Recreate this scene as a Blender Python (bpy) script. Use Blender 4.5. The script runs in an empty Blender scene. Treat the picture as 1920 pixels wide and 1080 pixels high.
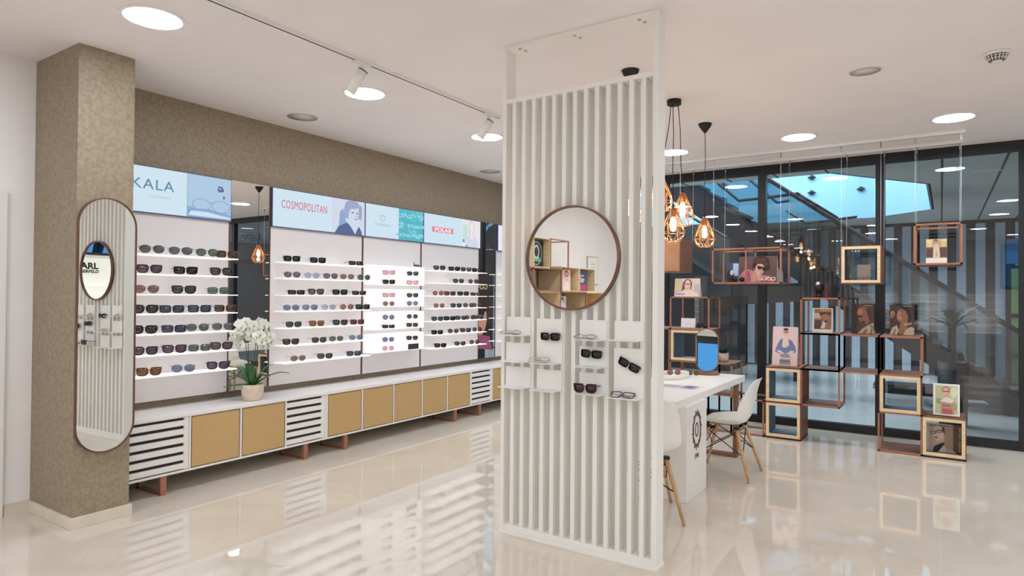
import bpy, math, random
from mathutils import Vector, Matrix
random.seed(7)
S = bpy.context.scene
COL = S.collection
PI = math.pi

# ------------------------------------------------------------------ camera
F_PX = 1205.3
cd = bpy.data.cameras.new('camera'); cam = bpy.data.objects.new('camera', cd); COL.objects.link(cam)
cd.sensor_width = 36.0; cd.lens = F_PX / 1920 * 36.0; cd.clip_start = 0.05; cd.clip_end = 200
yaw, pitch, roll = 0.5885, 0.0112, 0.0081
fwd = Vector((-math.sin(yaw) * math.cos(pitch), math.cos(yaw) * math.cos(pitch), math.sin(pitch)))
rt = Vector((math.cos(yaw), math.sin(yaw), 0)); up = rt.cross(fwd)
r2 = rt * math.cos(roll) + up * math.sin(roll); u2 = up * math.cos(roll) - rt * math.sin(roll)
cam.matrix_world = Matrix(((r2.x, u2.x, -fwd.x, 0), (r2.y, u2.y, -fwd.y, 0), (r2.z, u2.z, -fwd.z, 1.5), (0, 0, 0, 1)))
S.camera = cam

# ------------------------------------------------------------------ world, exposure
w = bpy.data.worlds.new('sky'); S.world = w; w.use_nodes = True
bg = w.node_tree.nodes['Background']
bg.inputs[0].default_value = (0.10, 0.38, 0.85, 1); bg.inputs[1].default_value = 1.0
S.view_settings.view_transform = 'Standard'; S.view_settings.look = 'None'
S.view_settings.gamma = 1.0; S.view_settings.use_curve_mapping = False
S.view_settings.exposure = 0.0
S.cycles.max_bounces = 10; S.cycles.diffuse_bounces = 5; S.cycles.glossy_bounces = 6
S.cycles.transparent_max_bounces = 16; S.cycles.sample_clamp_indirect = 6.0
S.cycles.caustics_reflective = False; S.cycles.caustics_refractive = False
LAMP = 58.0          # radiance of the ceiling downlights
H = 3.083            # ceiling height
WX = -5.197          # left wall
GY = 8.08            # glass wall
RX = 4.5             # right wall
BY = -5.0            # back wall

# ------------------------------------------------------------------ materials
def srgb(r, g, b):
    def f(c):
        c /= 255.0
        return c / 12.92 if c <= 0.04045 else ((c + 0.055) / 1.055) ** 2.4
    return (f(r), f(g), f(b), 1)
MATS = {}
def mat(name, rgb=(200, 200, 200), rough=0.5, metal=0.0, spec=0.5, emit=None, es=0.0, alpha=1.0, coat=0.0):
    if name in MATS: return MATS[name]
    m = bpy.data.materials.new(name); m.use_nodes = True
    b = m.node_tree.nodes['Principled BSDF']
    b.inputs['Base Color'].default_value = srgb(*rgb); b.inputs['Roughness'].default_value = rough
    b.inputs['Metallic'].default_value = metal; b.inputs['Specular IOR Level'].default_value = spec
    b.inputs['Coat Weight'].default_value = coat
    if emit is not None:
        b.inputs['Emission Color'].default_value = srgb(*emit); b.inputs['Emission Strength'].default_value = es
    b.inputs['Alpha'].default_value = alpha
    MATS[name] = m
    return m
def noise_mat(name, c1, c2, scale, rough=0.5, detail=6, stretch=(1, 1, 1), spec=0.5, bump=0.0, lo=0.35, hi=0.65, metal=0):
    m = mat(name, c1, rough, metal, spec); nt = m.node_tree; N = nt.nodes; L = nt.links; b = N['Principled BSDF']
    tc = N.new('ShaderNodeTexCoord'); mp = N.new('ShaderNodeMapping'); mp.inputs['Scale'].default_value = stretch
    nz = N.new('ShaderNodeTexNoise'); nz.inputs['Scale'].default_value = scale; nz.inputs['Detail'].default_value = detail
    cr = N.new('ShaderNodeValToRGB'); cr.color_ramp.elements[0].position = lo; cr.color_ramp.elements[1].position = hi
    cr.color_ramp.elements[0].color = srgb(*c1); cr.color_ramp.elements[1].color = srgb(*c2)
    L.new(tc.outputs['Object'], mp.inputs[0]); L.new(mp.outputs[0], nz.inputs['Vector'])
    L.new(nz.outputs[0], cr.inputs[0]); L.new(cr.outputs[0], b.inputs['Base Color'])
    if bump:
        bp = N.new('ShaderNodeBump'); bp.inputs['Strength'].default_value = bump; bp.inputs['Distance'].default_value = 0.002
        L.new(nz.outputs[0], bp.inputs['Height']); L.new(bp.outputs[0], b.inputs['Normal'])
    return m

white_paint = mat('white_paint', (232, 228, 225), 0.6)
ceiling_m = noise_mat('ceiling_paint', (241, 234, 234), (244, 238, 238), 1.5, 0.85)
wall_m = noise_mat('wall_paint', (238, 234, 233), (241, 238, 237), 3, 0.8)
taupe = noise_mat('taupe_wallpaper', (140, 125, 104), (160, 145, 122), 42, 0.55, detail=9, bump=0.25)
screen_white = mat('screen_white_lacquer', (240, 238, 233), 0.45)
slat_white = mat('slat_white_lacquer', (240, 238, 232), 0.5)
cab_white = mat('cabinet_white', (236, 233, 230), 0.4)
top_white = mat('counter_white', (240, 237, 234), 0.3)
gold = noise_mat('gold_laminate', (200, 166, 113), (205, 172, 119), 60, 0.42, spec=0.5, metal=0.2)
dark_slot = mat('slot_dark', (60, 55, 52), 0.8)
copper = noise_mat('copper_brown_metal', (162, 110, 84), (174, 122, 95), 8, 0.42, metal=0.3)
copper_dk = mat('dark_copper_trim', (108, 70, 55), 0.45, 0.3)
walnut = noise_mat('walnut_board', (120, 78, 58), (142, 96, 72), 6, 0.5, stretch=(1, 8, 8))
oak = noise_mat('light_oak', (232, 204, 160), (242, 218, 178), 7, 0.5, stretch=(1, 1, 6))
beech = noise_mat('beech_leg', (196, 150, 100), (214, 170, 120), 9, 0.5, stretch=(6, 6, 1))
greyblue = mat('grey_blue_lining', (118, 132, 146), 0.5)
black_metal = mat('black_metal', (22, 22, 25), 0.45)
black_soft = mat('black_matte', (18, 18, 19), 0.55)
panel_white = mat('display_panel_white', (226, 221, 221), 0.5)
shelf_white = mat('lit_acrylic_shelf', (245, 245, 245), 0.35, emit=(255, 252, 250), es=0.45)
mirror_m = mat('mirror_silver', (238, 240, 238), 0.0, 1.0)
metal_white = mat('powder_coated_white', (240, 238, 235), 0.45)
shell_white = mat('white_plastic_shell', (240, 238, 233), 0.35)
desk_white = mat('desk_white_lacquer', (238, 236, 232), 0.35)
lamp_glow = mat('downlight_glow', (255, 255, 255), 0.5, emit=(238, 246, 255), es=LAMP)
cork = mat('grille_grey', (220, 212, 208), 0.8)
leaf_m = noise_mat('orchid_leaf', (38, 84, 40), (58, 108, 54), 12, 0.4)
petal_m = noise_mat('orchid_petal', (248, 248, 242), (240, 243, 228), 30, 0.55)
lip_m = mat('orchid_lip', (176, 184, 92), 0.5)
stem_m = mat('plant_stem', (70, 82, 44), 0.6)
pot_m = noise_mat('beige_ceramic', (214, 196, 178), (226, 210, 192), 20, 0.6)
soil_m = mat('potting_soil', (66, 50, 38), 0.95)
base_m = noise_mat('stone_baseboard', (214, 204, 186), (226, 217, 200), 5, 0.35)

# polished marble tiles
def floor_material(name, c1, c2, vein, tile=(1.2, 1.2)):
    m = mat(name, c1, 0.035, 0, 0.75); nt = m.node_tree; N = nt.nodes; L = nt.links; b = N['Principled BSDF']
    tc = N.new('ShaderNodeTexCoord')
    n1 = N.new('ShaderNodeTexNoise'); n1.inputs['Scale'].default_value = 1.1; n1.inputs['Detail'].default_value = 8; n1.inputs['Distortion'].default_value = 1.4
    r1 = N.new('ShaderNodeValToRGB'); r1.color_ramp.elements[0].position = 0.35; r1.color_ramp.elements[1].position = 0.68
    r1.color_ramp.elements[0].color = srgb(*c1); r1.color_ramp.elements[1].color = srgb(*c2)
    n2 = N.new('ShaderNodeTexNoise'); n2.inputs['Scale'].default_value = 1.7; n2.inputs['Detail'].default_value = 5; n2.inputs['Distortion'].default_value = 2.2
    r2_ = N.new('ShaderNodeValToRGB'); r2_.color_ramp.interpolation = 'LINEAR'
    e = r2_.color_ramp.elements; e[0].position = 0.487; e[0].color = (0, 0, 0, 1); e[1].position = 0.5; e[1].color = (1, 1, 1, 1)
    e2 = r2_.color_ramp.elements.new(0.513); e2.color = (0, 0, 0, 1)
    mx = N.new('ShaderNodeMixRGB'); mx.inputs[2].default_value = srgb(*vein)
    mul = N.new('ShaderNodeMath'); mul.operation = 'MULTIPLY'; mul.inputs[1].default_value = 0.22
    br = N.new('ShaderNodeTexBrick'); br.offset = 0.0; br.inputs['Scale'].default_value = 1.0
    br.inputs['Brick Width'].default_value = tile[0]; br.inputs['Row Height'].default_value = tile[1]
    br.inputs['Mortar Size'].default_value = 0.0018; br.inputs['Mortar Smooth'].default_value = 0.1
    mx2 = N.new('ShaderNodeMixRGB'); mx2.inputs[2].default_value = srgb(222, 212, 198)
    L.new(tc.outputs['Object'], n1.inputs['Vector']); L.new(tc.outputs['Object'], n2.inputs['Vector']); L.new(tc.outputs['Object'], br.inputs['Vector'])
    L.new(n1.outputs[0], r1.inputs[0]); L.new(n2.outputs[0], r2_.inputs[0]); L.new(r2_.outputs[0], mul.inputs[0])
    L.new(mul.outputs[0], mx.inputs[0]); L.new(r1.outputs[0], mx.inputs[1])
    L.new(br.outputs['Fac'], mx2.inputs[0]); L.new(mx.outputs[0], mx2.inputs[1]); L.new(mx2.outputs[0], b.inputs['Base Color'])
    n3 = N.new('ShaderNodeTexNoise'); n3.inputs['Scale'].default_value = 2.5; n3.inputs['Detail'].default_value = 2
    bp = N.new('ShaderNodeBump'); bp.inputs['Strength'].default_value = 0.045; bp.inputs['Distance'].default_value = 0.004
    L.new(tc.outputs['Object'], n3.inputs['Vector']); L.new(n3.outputs[0], bp.inputs['Height']); L.new(bp.outputs[0], b.inputs['Normal'])
    return m
floor_m = floor_material('polished_marble', (211, 200, 184), (222, 212, 198), (192, 178, 158))
mall_floor_m = floor_material('mall_floor_stone', (200, 207, 205), (212, 218, 216), (184, 192, 190), (0.9, 0.9))
mall_floor_m.node_tree.nodes['Principled BSDF'].inputs['Roughness'].default_value = 0.22

# pane glass: clear with a fresnel reflection
def pane_glass(name, tint=(0.93, 0.96, 0.96), ior=1.75):
    m = bpy.data.materials.new(name); m.use_nodes = True; nt = m.node_tree; N = nt.nodes; L = nt.links
    for n in list(N):
        if n.type != 'OUTPUT_MATERIAL': N.remove(n)
    out = [n for n in N if n.type == 'OUTPUT_MATERIAL'][0]
    tr = N.new('ShaderNodeBsdfTransparent'); tr.inputs[0].default_value = (*tint, 1)
    gl = N.new('ShaderNodeBsdfGlossy'); gl.inputs['Roughness'].default_value = 0.0; gl.inputs[0].default_value = (1, 1, 1, 1)
    fr = N.new('ShaderNodeFresnel'); fr.inputs[0].default_value = ior
    mx = N.new('ShaderNodeMixShader'); L.new(fr.outputs[0], mx.inputs[0]); L.new(tr.outputs[0], mx.inputs[1]); L.new(gl.outputs[0], mx.inputs[2])
    L.new(mx.outputs[0], out.inputs[0]); MATS[name] = m
    return m
glass_wall = pane_glass('window_glass', (0.94, 0.96, 0.96), 1.62)
rail_glass = pane_glass('balustrade_glass', (0.42, 0.55, 0.58), 1.5)

# ------------------------------------------------------------------ mesh builder
class MB:
    def __init__(s): s.v = []; s.f = []; s.m = []; s.sm = []
    def face(s, idx, mi=0, smooth=False): s.f.append(idx); s.m.append(mi); s.sm.append(smooth)
    def box(s, a, b, mi=0, rot=None, piv=None):
        x0, y0, z0 = [min(a[i], b[i]) for i in range(3)]; x1, y1, z1 = [max(a[i], b[i]) for i in range(3)]
        n = len(s.v)
        pts = [(x0, y0, z0), (x1, y0, z0), (x1, y1, z0), (x0, y1, z0), (x0, y0, z1), (x1, y0, z1), (x1, y1, z1), (x0, y1, z1)]
        if rot is not None:
            pv = Vector(piv if piv else (0, 0, 0)); pts = [tuple(rot @ (Vector(p) - pv) + pv) for p in pts]
        s.v += pts
        for q in ((0, 3, 2, 1), (4, 5, 6, 7), (0, 1, 5, 4), (1, 2, 6, 5), (2, 3, 7, 6), (3, 0, 4, 7)): s.face(tuple(n + i for i in q), mi)
        return s
    def tube(s, p, q, r, r2=None, n=8, mi=0, caps=True):
        p = Vector(p); q = Vector(q); d = (q - p)
        if d.length < 1e-7: return s
        d.normalize(); a = d.orthogonal().normalized(); b = d.cross(a); r2 = r if r2 is None else r2
        k = len(s.v)
        for c, rr in ((p, r), (q, r2)):
            for i in range(n):
                t = 2 * PI * i / n; s.v.append(tuple(c + (a * math.cos(t) + b * math.sin(t)) * rr))
        for i in range(n): s.face((k + i, k + (i + 1) % n, k + n + (i + 1) % n, k + n + i), mi, True)
        if caps: s.face(tuple(k + i for i in reversed(range(n))), mi); s.face(tuple(k + n + i for i in range(n)), mi)
        return s
    def path(s, pts, r, n=8, mi=0, closed=False):
        pts = [Vector(p) for p in pts]; m = len(pts); k = len(s.v); prev = None
        rr = r if hasattr(r, '__len__') else [r] * m
        for i, p in enumerate(pts):
            if closed: d = pts[(i + 1) % m] - pts[i - 1]
            else: d = pts[min(i + 1, m - 1)] - pts[max(i - 1, 0)]
            d.normalize()
            if prev is None: a = d.orthogonal().normalized()
            else: a = (prev - d * prev.dot(d)).normalized()
            prev = a; b = d.cross(a)
            for j in range(n):
                t = 2 * PI * j / n; s.v.append(tuple(p + (a * math.cos(t) + b * math.sin(t)) * rr[i]))
        for i in range(m if closed else m - 1):
            o = k + i * n; o2 = k + ((i + 1) % m) * n
            for j in range(n): s.face((o + j, o + (j + 1) % n, o2 + (j + 1) % n, o2 + j), mi, True)
        if not closed: s.face(tuple(k + j for j in reversed(range(n))), mi); s.face(tuple(k + (m - 1) * n + j for j in range(n)), mi)
        return s
    def lathe(s, prof, c=(0, 0, 0), n=32, mi=0, smooth=True):
        k = len(s.v); m = len(prof)
        for r, z in prof:
            for i in range(n):
                t = 2 * PI * i / n; s.v.append((c[0] + r * math.cos(t), c[1] + r * math.sin(t), c[2] + z))
        for j in range(m - 1):
            for i in range(n): s.face((k + j * n + i, k + j * n + (i + 1) % n, k + (j + 1) * n + (i + 1) % n, k + (j + 1) * n + i), mi, smooth)
        if prof[0][0] > 1e-5: s.face(tuple(k + i for i in reversed(range(n))), mi)
        if prof[-1][0] > 1e-5: s.face(tuple(k + (m - 1) * n + i for i in range(n)), mi)
        return s
    def prism(s, pts, a, b, axis='y', mi=0, smooth=False):
        # outline pts (u,v) extruded from a to b along axis
        def P(u, v, t): return {'y': (u, t, v), 'x': (t, u, v), 'z': (u, v, t)}[axis]
        k = len(s.v); n = len(pts)
        s.v += [P(u, v, a) for u, v in pts] + [P(u, v, b) for u, v in pts]
        s.face(tuple(k + i for i in range(n)), mi); s.face(tuple(k + n + i for i in reversed(range(n))), mi)
        for i in range(n): s.face((k + i, k + n + i, k + n + (i + 1) % n, k + (i + 1) % n), mi, smooth)
        return s
    def ring(s, outer, inner, a, b, axis='y', mi=0, smooth=True):
        def P(u, v, t): return {'y': (u, t, v), 'x': (t, u, v), 'z': (u, v, t)}[axis]
        k = len(s.v); n = len(outer)
        for L_, t in ((outer, a), (inner, a), (outer, b), (inner, b)): s.v += [P(u, v, t) for u, v in L_]
        for i in range(n):
            j = (i + 1) % n
            s.face((k + i, k + j, k + n + j, k + n + i), mi); s.face((k + 2 * n + i, k + 3 * n + i, k + 3 * n + j, k + 2 * n + j), mi)
            s.face((k + i, k + 2 * n + i, k + 2 * n + j, k + j), mi, smooth); s.face((k + n + i, k + n + j, k + 3 * n + j, k + 3 * n + i), mi, smooth)
        return s
    def poly(s, pts, mi=0):
        k = len(s.v); s.v += [tuple(p) for p in pts]; s.face(tuple(range(k, k + len(pts))), mi); return s
    def grid(s, fn, nu, nv, mi=0, smooth=True):
        k = len(s.v)
        for i in range(nu + 1):
            for j in range(nv + 1): s.v.append(tuple(fn(i / nu, j / nv)))
        for i in range(nu):
            for j in range(nv):
                a = k + i * (nv + 1) + j; s.face((a, a + nv + 1, a + nv + 2, a + 1), mi, smooth)
        return s
    def sphere(s, c, r, n=16, m=10, mi=0, sc=(1, 1, 1)):
        prof = [(math.sin(PI * j / m), -math.cos(PI * j / m)) for j in range(m + 1)]
        k = len(s.v); s.lathe([(max(a, 1e-6), z) for a, z in prof], n=n, mi=mi)
        for i in range(k, len(s.v)):
            x, y, z = s.v[i]; s.v[i] = (c[0] + x * r * sc[0], c[1] + y * r * sc[1], c[2] + z * r * sc[2])
        return s
    def make(s, name, mats, parent=None, bevel=0.0, loc=None, rot=None):
        me = bpy.data.meshes.new(name); me.from_pydata(s.v, [], s.f); me.update()
        if not isinstance(mats, (list, tuple)): mats = [mats]
        for m in mats: me.materials.append(m)
        me.polygons.foreach_set('material_index', s.m); me.polygons.foreach_set('use_smooth', s.sm)
        o = bpy.data.objects.new(name, me); COL.objects.link(o)
        if parent is not None: o.parent = parent
        if loc: o.location = loc
        if rot: o.rotation_euler = rot
        if bevel:
            b = o.modifiers.new('bevel', 'BEVEL'); b.width = bevel; b.segments = 2; b.limit_method = 'ANGLE'
        return o

def tag(o, label, cat, group=None, kind=None):
    o['label'] = label; o['category'] = cat
    if group: o['group'] = group
    if kind: o['kind'] = kind
    return o
def thing(name, label, cat, loc=(0, 0, 0), rz=0.0, group=None):
    o = bpy.data.objects.new(name, None); o.empty_display_size = 0.1; COL.objects.link(o)
    o.location = loc; o.rotation_euler = (0, 0, rz); return tag(o, label, cat, group)
def struct(mb, name, mats, label=None, bevel=0):
    o = mb.make(name, mats, bevel=bevel); o['kind'] = 'structure'
    if label: o['label'] = label
    return o
def bx(name, a, b, m, parent=None, bevel=0.0): return MB().box(a, b).make(name, m, parent, bevel)
def dup(root, loc, rz, label, group=None):
    r = root.copy(); COL.objects.link(r); r.location = loc; r.rotation_euler = (0, 0, rz); r['label'] = label
    if group: r['group'] = group
    for ch in root.children:
        c = ch.copy(); COL.objects.link(c); c.parent = r
        for g in ch.children:
            d = g.copy(); COL.objects.link(d); d.parent = c
    return r
def text(name, body, size, m, parent, loc, rot=(PI / 2, 0, 0), align='LEFT', bold=0.0, sx=1.0, ext=0.0008, spacing=1.0):
    cu = bpy.data.curves.new(name, 'FONT'); cu.body = body; cu.size = size; cu.align_x = align; cu.offset = bold
    cu.extrude = ext; cu.space_character = spacing; cu.resolution_u = 3
    t = bpy.data.objects.new(name, cu); COL.objects.link(t)
    dg = bpy.context.evaluated_depsgraph_get(); me = bpy.data.meshes.new_from_object(t.evaluated_get(dg))
    bpy.data.objects.remove(t); bpy.data.curves.remove(cu)
    me.name = name; me.materials.clear(); me.materials.append(m)
    o = bpy.data.objects.new(name, me); COL.objects.link(o); o.parent = parent; o.location = loc; o.rotation_euler = rot; o.scale = (sx, 1, 1)
    return o

# ------------------------------------------------------------------ room shell
struct(MB().box((WX - 0.15, BY - 0.15, -0.12), (RX + 0.15, GY, 0)), 'floor', floor_m)
struct(MB().box((WX - 0.15, BY - 0.15, H), (RX + 0.15, GY + 0.10, H + 0.15)), 'ceiling', ceiling_m)
struct(MB().box((WX - 0.15, BY - 0.15, 0), (WX, 1.95, H)), 'wall_left', wall_m)
struct(MB().box((WX - 0.15, 1.95, 0), (WX, GY, H)), 'wall_left_taupe', taupe)
# right wall with a high window over a lit sign wall
mb = MB(); mb.box((RX, BY, 0), (RX + 0.15, GY, 2.22)); mb.box((RX, BY, 2.95), (RX + 0.15, GY, H))
mb.box((RX, BY, 2.22), (RX + 0.15, -1.0, 2.95)); mb.box((RX, 3.0, 2.22), (RX + 0.15, GY, 2.95))
struct(mb, 'wall_right', wall_m)
mb = MB(); mb.box((RX + 0.02, -1.0, 2.22), (RX + 0.10, 3.0, 2.27)); mb.box((RX + 0.02, -1.0, 2.90), (RX + 0.10, 3.0, 2.95))
for yy in (-1.0, 0.35, 1.65, 2.95): mb.box((RX + 0.02, yy, 2.27), (RX + 0.10, yy + 0.05, 2.90))
struct(mb, 'window_2', black_metal)
# back wall with a broad window band
mb = MB(); mb.box((WX, BY - 0.15, 0), (RX, BY, 1.75)); mb.box((WX, BY - 0.15, 2.95), (RX, BY, H))
mb.box((WX, BY - 0.15, 1.75), (1.3, BY, 2.95)); mb.box((3.2, BY - 0.15, 1.75), (RX, BY, 2.95))
struct(mb, 'wall_back', wall_m)
mb = MB(); mb.box((1.3, BY - 0.1, 1.75), (3.2, BY - 0.03, 1.83)); mb.box((1.3, BY - 0.1, 2.76), (3.2, BY - 0.0, 2.95))
for xx in (1.3, 3.15): mb.box((xx, BY - 0.1, 1.83), (xx + 0.05, BY - 0.03, 2.76))
struct(mb, 'window_3', black_metal)
# column with the taupe paper
struct(MB().box((WX, 1.85, 0), (-4.556, 2.191, H)), 'trim_1', taupe, 'square column covered in taupe textured wallpaper')
struct(MB().box((WX, 1.834, 0), (-4.538, 2.205, 0.072)), 'baseboard_column', base_m, bevel=0.003)
struct(MB().box((WX, BY, 0), (WX + 0.014, 1.685, 0.075)).box((WX, 1.70, 0), (WX + 0.014, 1.834, 0.075)), 'baseboard_left', base_m)
mb = MB(); mb.box((WX, 1.62, 0), (WX + 0.028, 1.69, 2.16)); mb.box((WX, 0.62, 2.09), (WX + 0.028, 1.62, 2.16)); mb.box((WX, 0.62, 0), (WX + 0.028, 0.69, 2.09))
struct(mb, 'trim_2', white_paint, 'white door casing on the left wall', bevel=0.003)
struct(MB().box((WX, 0.69, 0.005), (WX + 0.012, 1.62, 2.09)), 'door_1', white_paint)
bd = bpy.data.objects['door_1']
mb = MB(); mb.tube((WX + 0.012, 0.76, 1.02), (WX + 0.06, 0.76, 1.02), 0.01); mb.tube((WX + 0.06, 0.76, 1.02), (WX + 0.06, 0.88, 1.02), 0.009); mb.make('door_handle', mat('chrome', (190, 190, 192), 0.2, 1), bd)

# ------------------------------------------------------------------ glass wall
POSTS = [-4.24, -3.01, -1.793, -0.555, 0.69, 2.32, 3.36, 4.40]
fr = MB(); fr.box((WX, GY, 2.98), (RX, GY + 0.09, H)); fr.box((WX, GY, 0), (RX, GY + 0.09, 0.085))
fr.box((WX, GY, 0.085), (WX + 0.05, GY + 0.09, 2.98))
for i, x in enumerate(POSTS): fr.box((x - 0.045, GY, 0.085), (x + 0.045, GY + 0.09, 2.98))
fr.box((0.735, GY + 0.01, 2.12), (2.275, GY + 0.08, 2.22))
gw = struct(fr, 'window_1', black_metal)
xs = [WX + 0.05] + POSTS
for i in range(len(xs) - 1):
    a = xs[i] + (0.045 if i else 0); b = xs[i + 1] - 0.045
    g = MB().poly([(a, GY + 0.045, 0.085), (b, GY + 0.045, 0.085), (b, GY + 0.045, 2.98), (a, GY + 0.045, 2.98)]).make('window_pane', glass_wall, gw)
letter_dk = mat('vinyl_letters', (14, 14, 15), 0.5)
text('shop_lettering', 'OPTIKA', 0.215, letter_dk, gw, (2.14, GY + 0.05, 2.58), (PI / 2, 0, PI), bold=0.002)
text('shop_lettering', 'P', 0.215, letter_dk, gw, (1.50, GY + 0.05, 2.32), (PI / 2, 0, PI), bold=0.002)

# ------------------------------------------------------------------ downlights etc
rim_m = mat('downlight_rim', (244, 242, 240), 0.4)
dl = thing('ceiling_downlight', 'x', 'downlight', (0, 0, H), 0, 'round ceiling downlights')
MB().ring([(0.172 * math.cos(t * PI / 24), 0.172 * math.sin(t * PI / 24)) for t in range(48)],
          [(0.152 * math.cos(t * PI / 24), 0.152 * math.sin(t * PI / 24)) for t in range(48)], -0.007, 0.0, 'z').make('rim', rim_m, dl)
MB().lathe([(0.153, -0.004), (0.1, -0.0042), (1e-5, -0.0045)], n=40).make('diffuser', lamp_glow, dl)
dlights = [(-3.78, 1.913, 'wide glowing downlight nearest the wallpapered column'),
           (-3.78, 3.55, 'glowing downlight behind the left track spotlight'),
           (-3.78, 5.19, 'glowing downlight behind the right track spotlight, left of the slatted screen'),
           (-3.78, 6.82, 'downlight in the far left corner, hidden by the slatted screen'),
           (-2.44, 6.83, 'downlight just right of the slatted screen behind the pendant cords'),
           (-1.17, 6.82, 'glowing downlight above the hanging display frames, left of two near the glass'),
           (0.09, 6.79, 'glowing downlight near the smoke detector by the glass wall, right of two'),
           (1.34, 6.8, None), (2.6, 6.8, None), (3.85, 6.8, None),
           (-3.78, 0.27, None), (-3.78, -1.37, None), (-3.78, -3.0, None), (-2.4, -3.6, None), (-1.1, -3.6, None), (0.2, -3.6, None), (1.5, -3.6, None), (2.8, -3.6, None),
           (2.8, 5.19, None), (2.8, 3.3, None), (2.8, 1.6, None), (2.8, -0.2, None), (2.8, -1.9, None), (0.9, 3.3, None), (0.9, 1.3, None), (-1.2, 0.3, None), (-1.4, -1.6, None), (0.7, -1.6, None)]
for i, (x, y, lb) in enumerate(dlights):
    o = dl if i == 0 else dup(dl, (x, y, H), 0, '')
    o.location = (x, y, H); o['label'] = lb or 'round ceiling downlight behind or beside the camera'
    if lb is None: o['group'] = 'downlights outside the picture'
def speaker(x, y, r, label):
    t = thing('ceiling_speaker', label, 'speaker', (x, y, H))
    MB().ring([(r * math.cos(k * PI / 20), r * math.sin(k * PI / 20)) for k in range(40)], [((r - 0.008) * math.cos(k * PI / 20), (r - 0.008) * math.sin(k * PI / 20)) for k in range(40)], -0.007, 0, 'z').make('rim', rim_m, t)
    MB().lathe([(r - 0.007, -0.004), (1e-5, -0.006)], n=40).make('grille', cork, t)
speaker(-4.76, 3.726, 0.14, 'flush grey ceiling speaker close to the taupe wall, near the left spotlight')
speaker(-4.795, 6.66, 0.14, 'flush grey ceiling speaker at the far end of the taupe wall')
speaker(-0.441, 5.07, 0.105, 'small grey round ceiling speaker left of the smoke detector')
sd = thing('smoke_detector', 'white domed smoke detector with slotted vents on the ceiling', 'smoke detector', (0.298, 5.144, H))
MB().lathe([(0.072, 0), (0.072, -0.014), (0.066, -0.018)], n=36).make('base', metal_white, sd)
MB().lathe([(0.056, -0.016), (0.054, -0.035), (0.045, -0.05), (0.022, -0.056), (1e-5, -0.056)], n=36).make('vent_core', mat('detector_vent_dark', (96, 88, 84), 0.8), sd)
mb = MB()
for k in range(18):
    t = 2 * PI * k / 18; c, s_ = math.cos(t), math.sin(t)
    mb.path([(0.064 * c, 0.064 * s_, -0.016), (0.058 * c, 0.058 * s_, -0.038), (0.046 * c, 0.046 * s_, -0.053)], 0.003, 6)
for r, z in ((0.060, -0.028), (0.055, -0.042)): mb.path([(r * math.cos(k * PI / 16), r * math.sin(k * PI / 16), z) for k in range(32)], 0.002, 6, closed=True)
mb.make('cage', metal_white, sd)
MB().lathe([(0.030, -0.053), (0.028, -0.060), (1e-5, -0.061)], n=30).make('cap', metal_white, sd)

# track with spotlights
tr = thing('track_rail', 'long white lighting track on the ceiling, running toward the slatted screen', 'track light rail', (-3.255, 0, H))
mb = MB(); mb.box((-0.018, -1.5, -0.020), (0.018, 4.66, 0)); mb.make('rail', metal_white, tr)
bx('conductor_slot', (-0.005, -1.5, -0.0215), (0.005, 4.66, -0.0195), black_soft, tr)
def spot(y, label):
    t = thing('track_spotlight', label, 'spotlight', (-3.255, y, H - 0.0215), 0, 'spotlights on the ceiling track')
    bx('adapter', (-0.016, -0.07, -0.018), (0.016, 0.07, 0), metal_white, t, 0.002)
    mb = MB(); mb.box((-0.004, -0.012, -0.075), (0.004, 0.012, -0.018)); mb.make('stem', metal_white, t)
    d = Vector((-0.42, -0.28, -0.86)).normalized(); p0 = Vector((0.01, 0.0, -0.055)); p1 = p0 + d * 0.175
    hd = MB().tube(p0, p1, 0.034, n=28).make('head', metal_white, t)
    MB().tube(p0 - d * 0.003, p0 + d * 0.004, 0.0345, n=28).tube(p0 - d * 0.006, p0 - d * 0.002, 0.022, n=20, mi=1).make('heat_sink', [mat('spot_ring', (70, 66, 64), 0.5), mat('spot_sink', (150, 145, 140), 0.5)], t)
    MB().tube(p1 - d * 0.002, p1 + d * 0.0015, 0.029, n=24).make('lens', mat('spot_glow', (255, 255, 255), 0.4, emit=(255, 248, 238), es=6), t)
spot(3.03, 'white cylinder spotlight on the track, left one of two')
spot(4.50, 'white cylinder spotlight on the track, the one beside the slatted screen')

# white rails near the glass
for y, lb in ((7.32, 'white ceiling rail carrying wires, the one nearer the room'), (7.80, 'white ceiling rail carrying wires, the one nearer the glass')):
    t = thing('suspension_rail', lb, 'rail', (0, y, H), 0, 'rails holding the hanging frames')
    bx('profile', (-3.3, -0.014, -0.030), (0.19, 0.014, 0), metal_white, t, 0.002)
    bx('slot', (-3.3, -0.005, -0.0312), (0.19, 0.005, -0.0295), mat('slot_brown', (150, 130, 120), 0.6), t)

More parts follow.
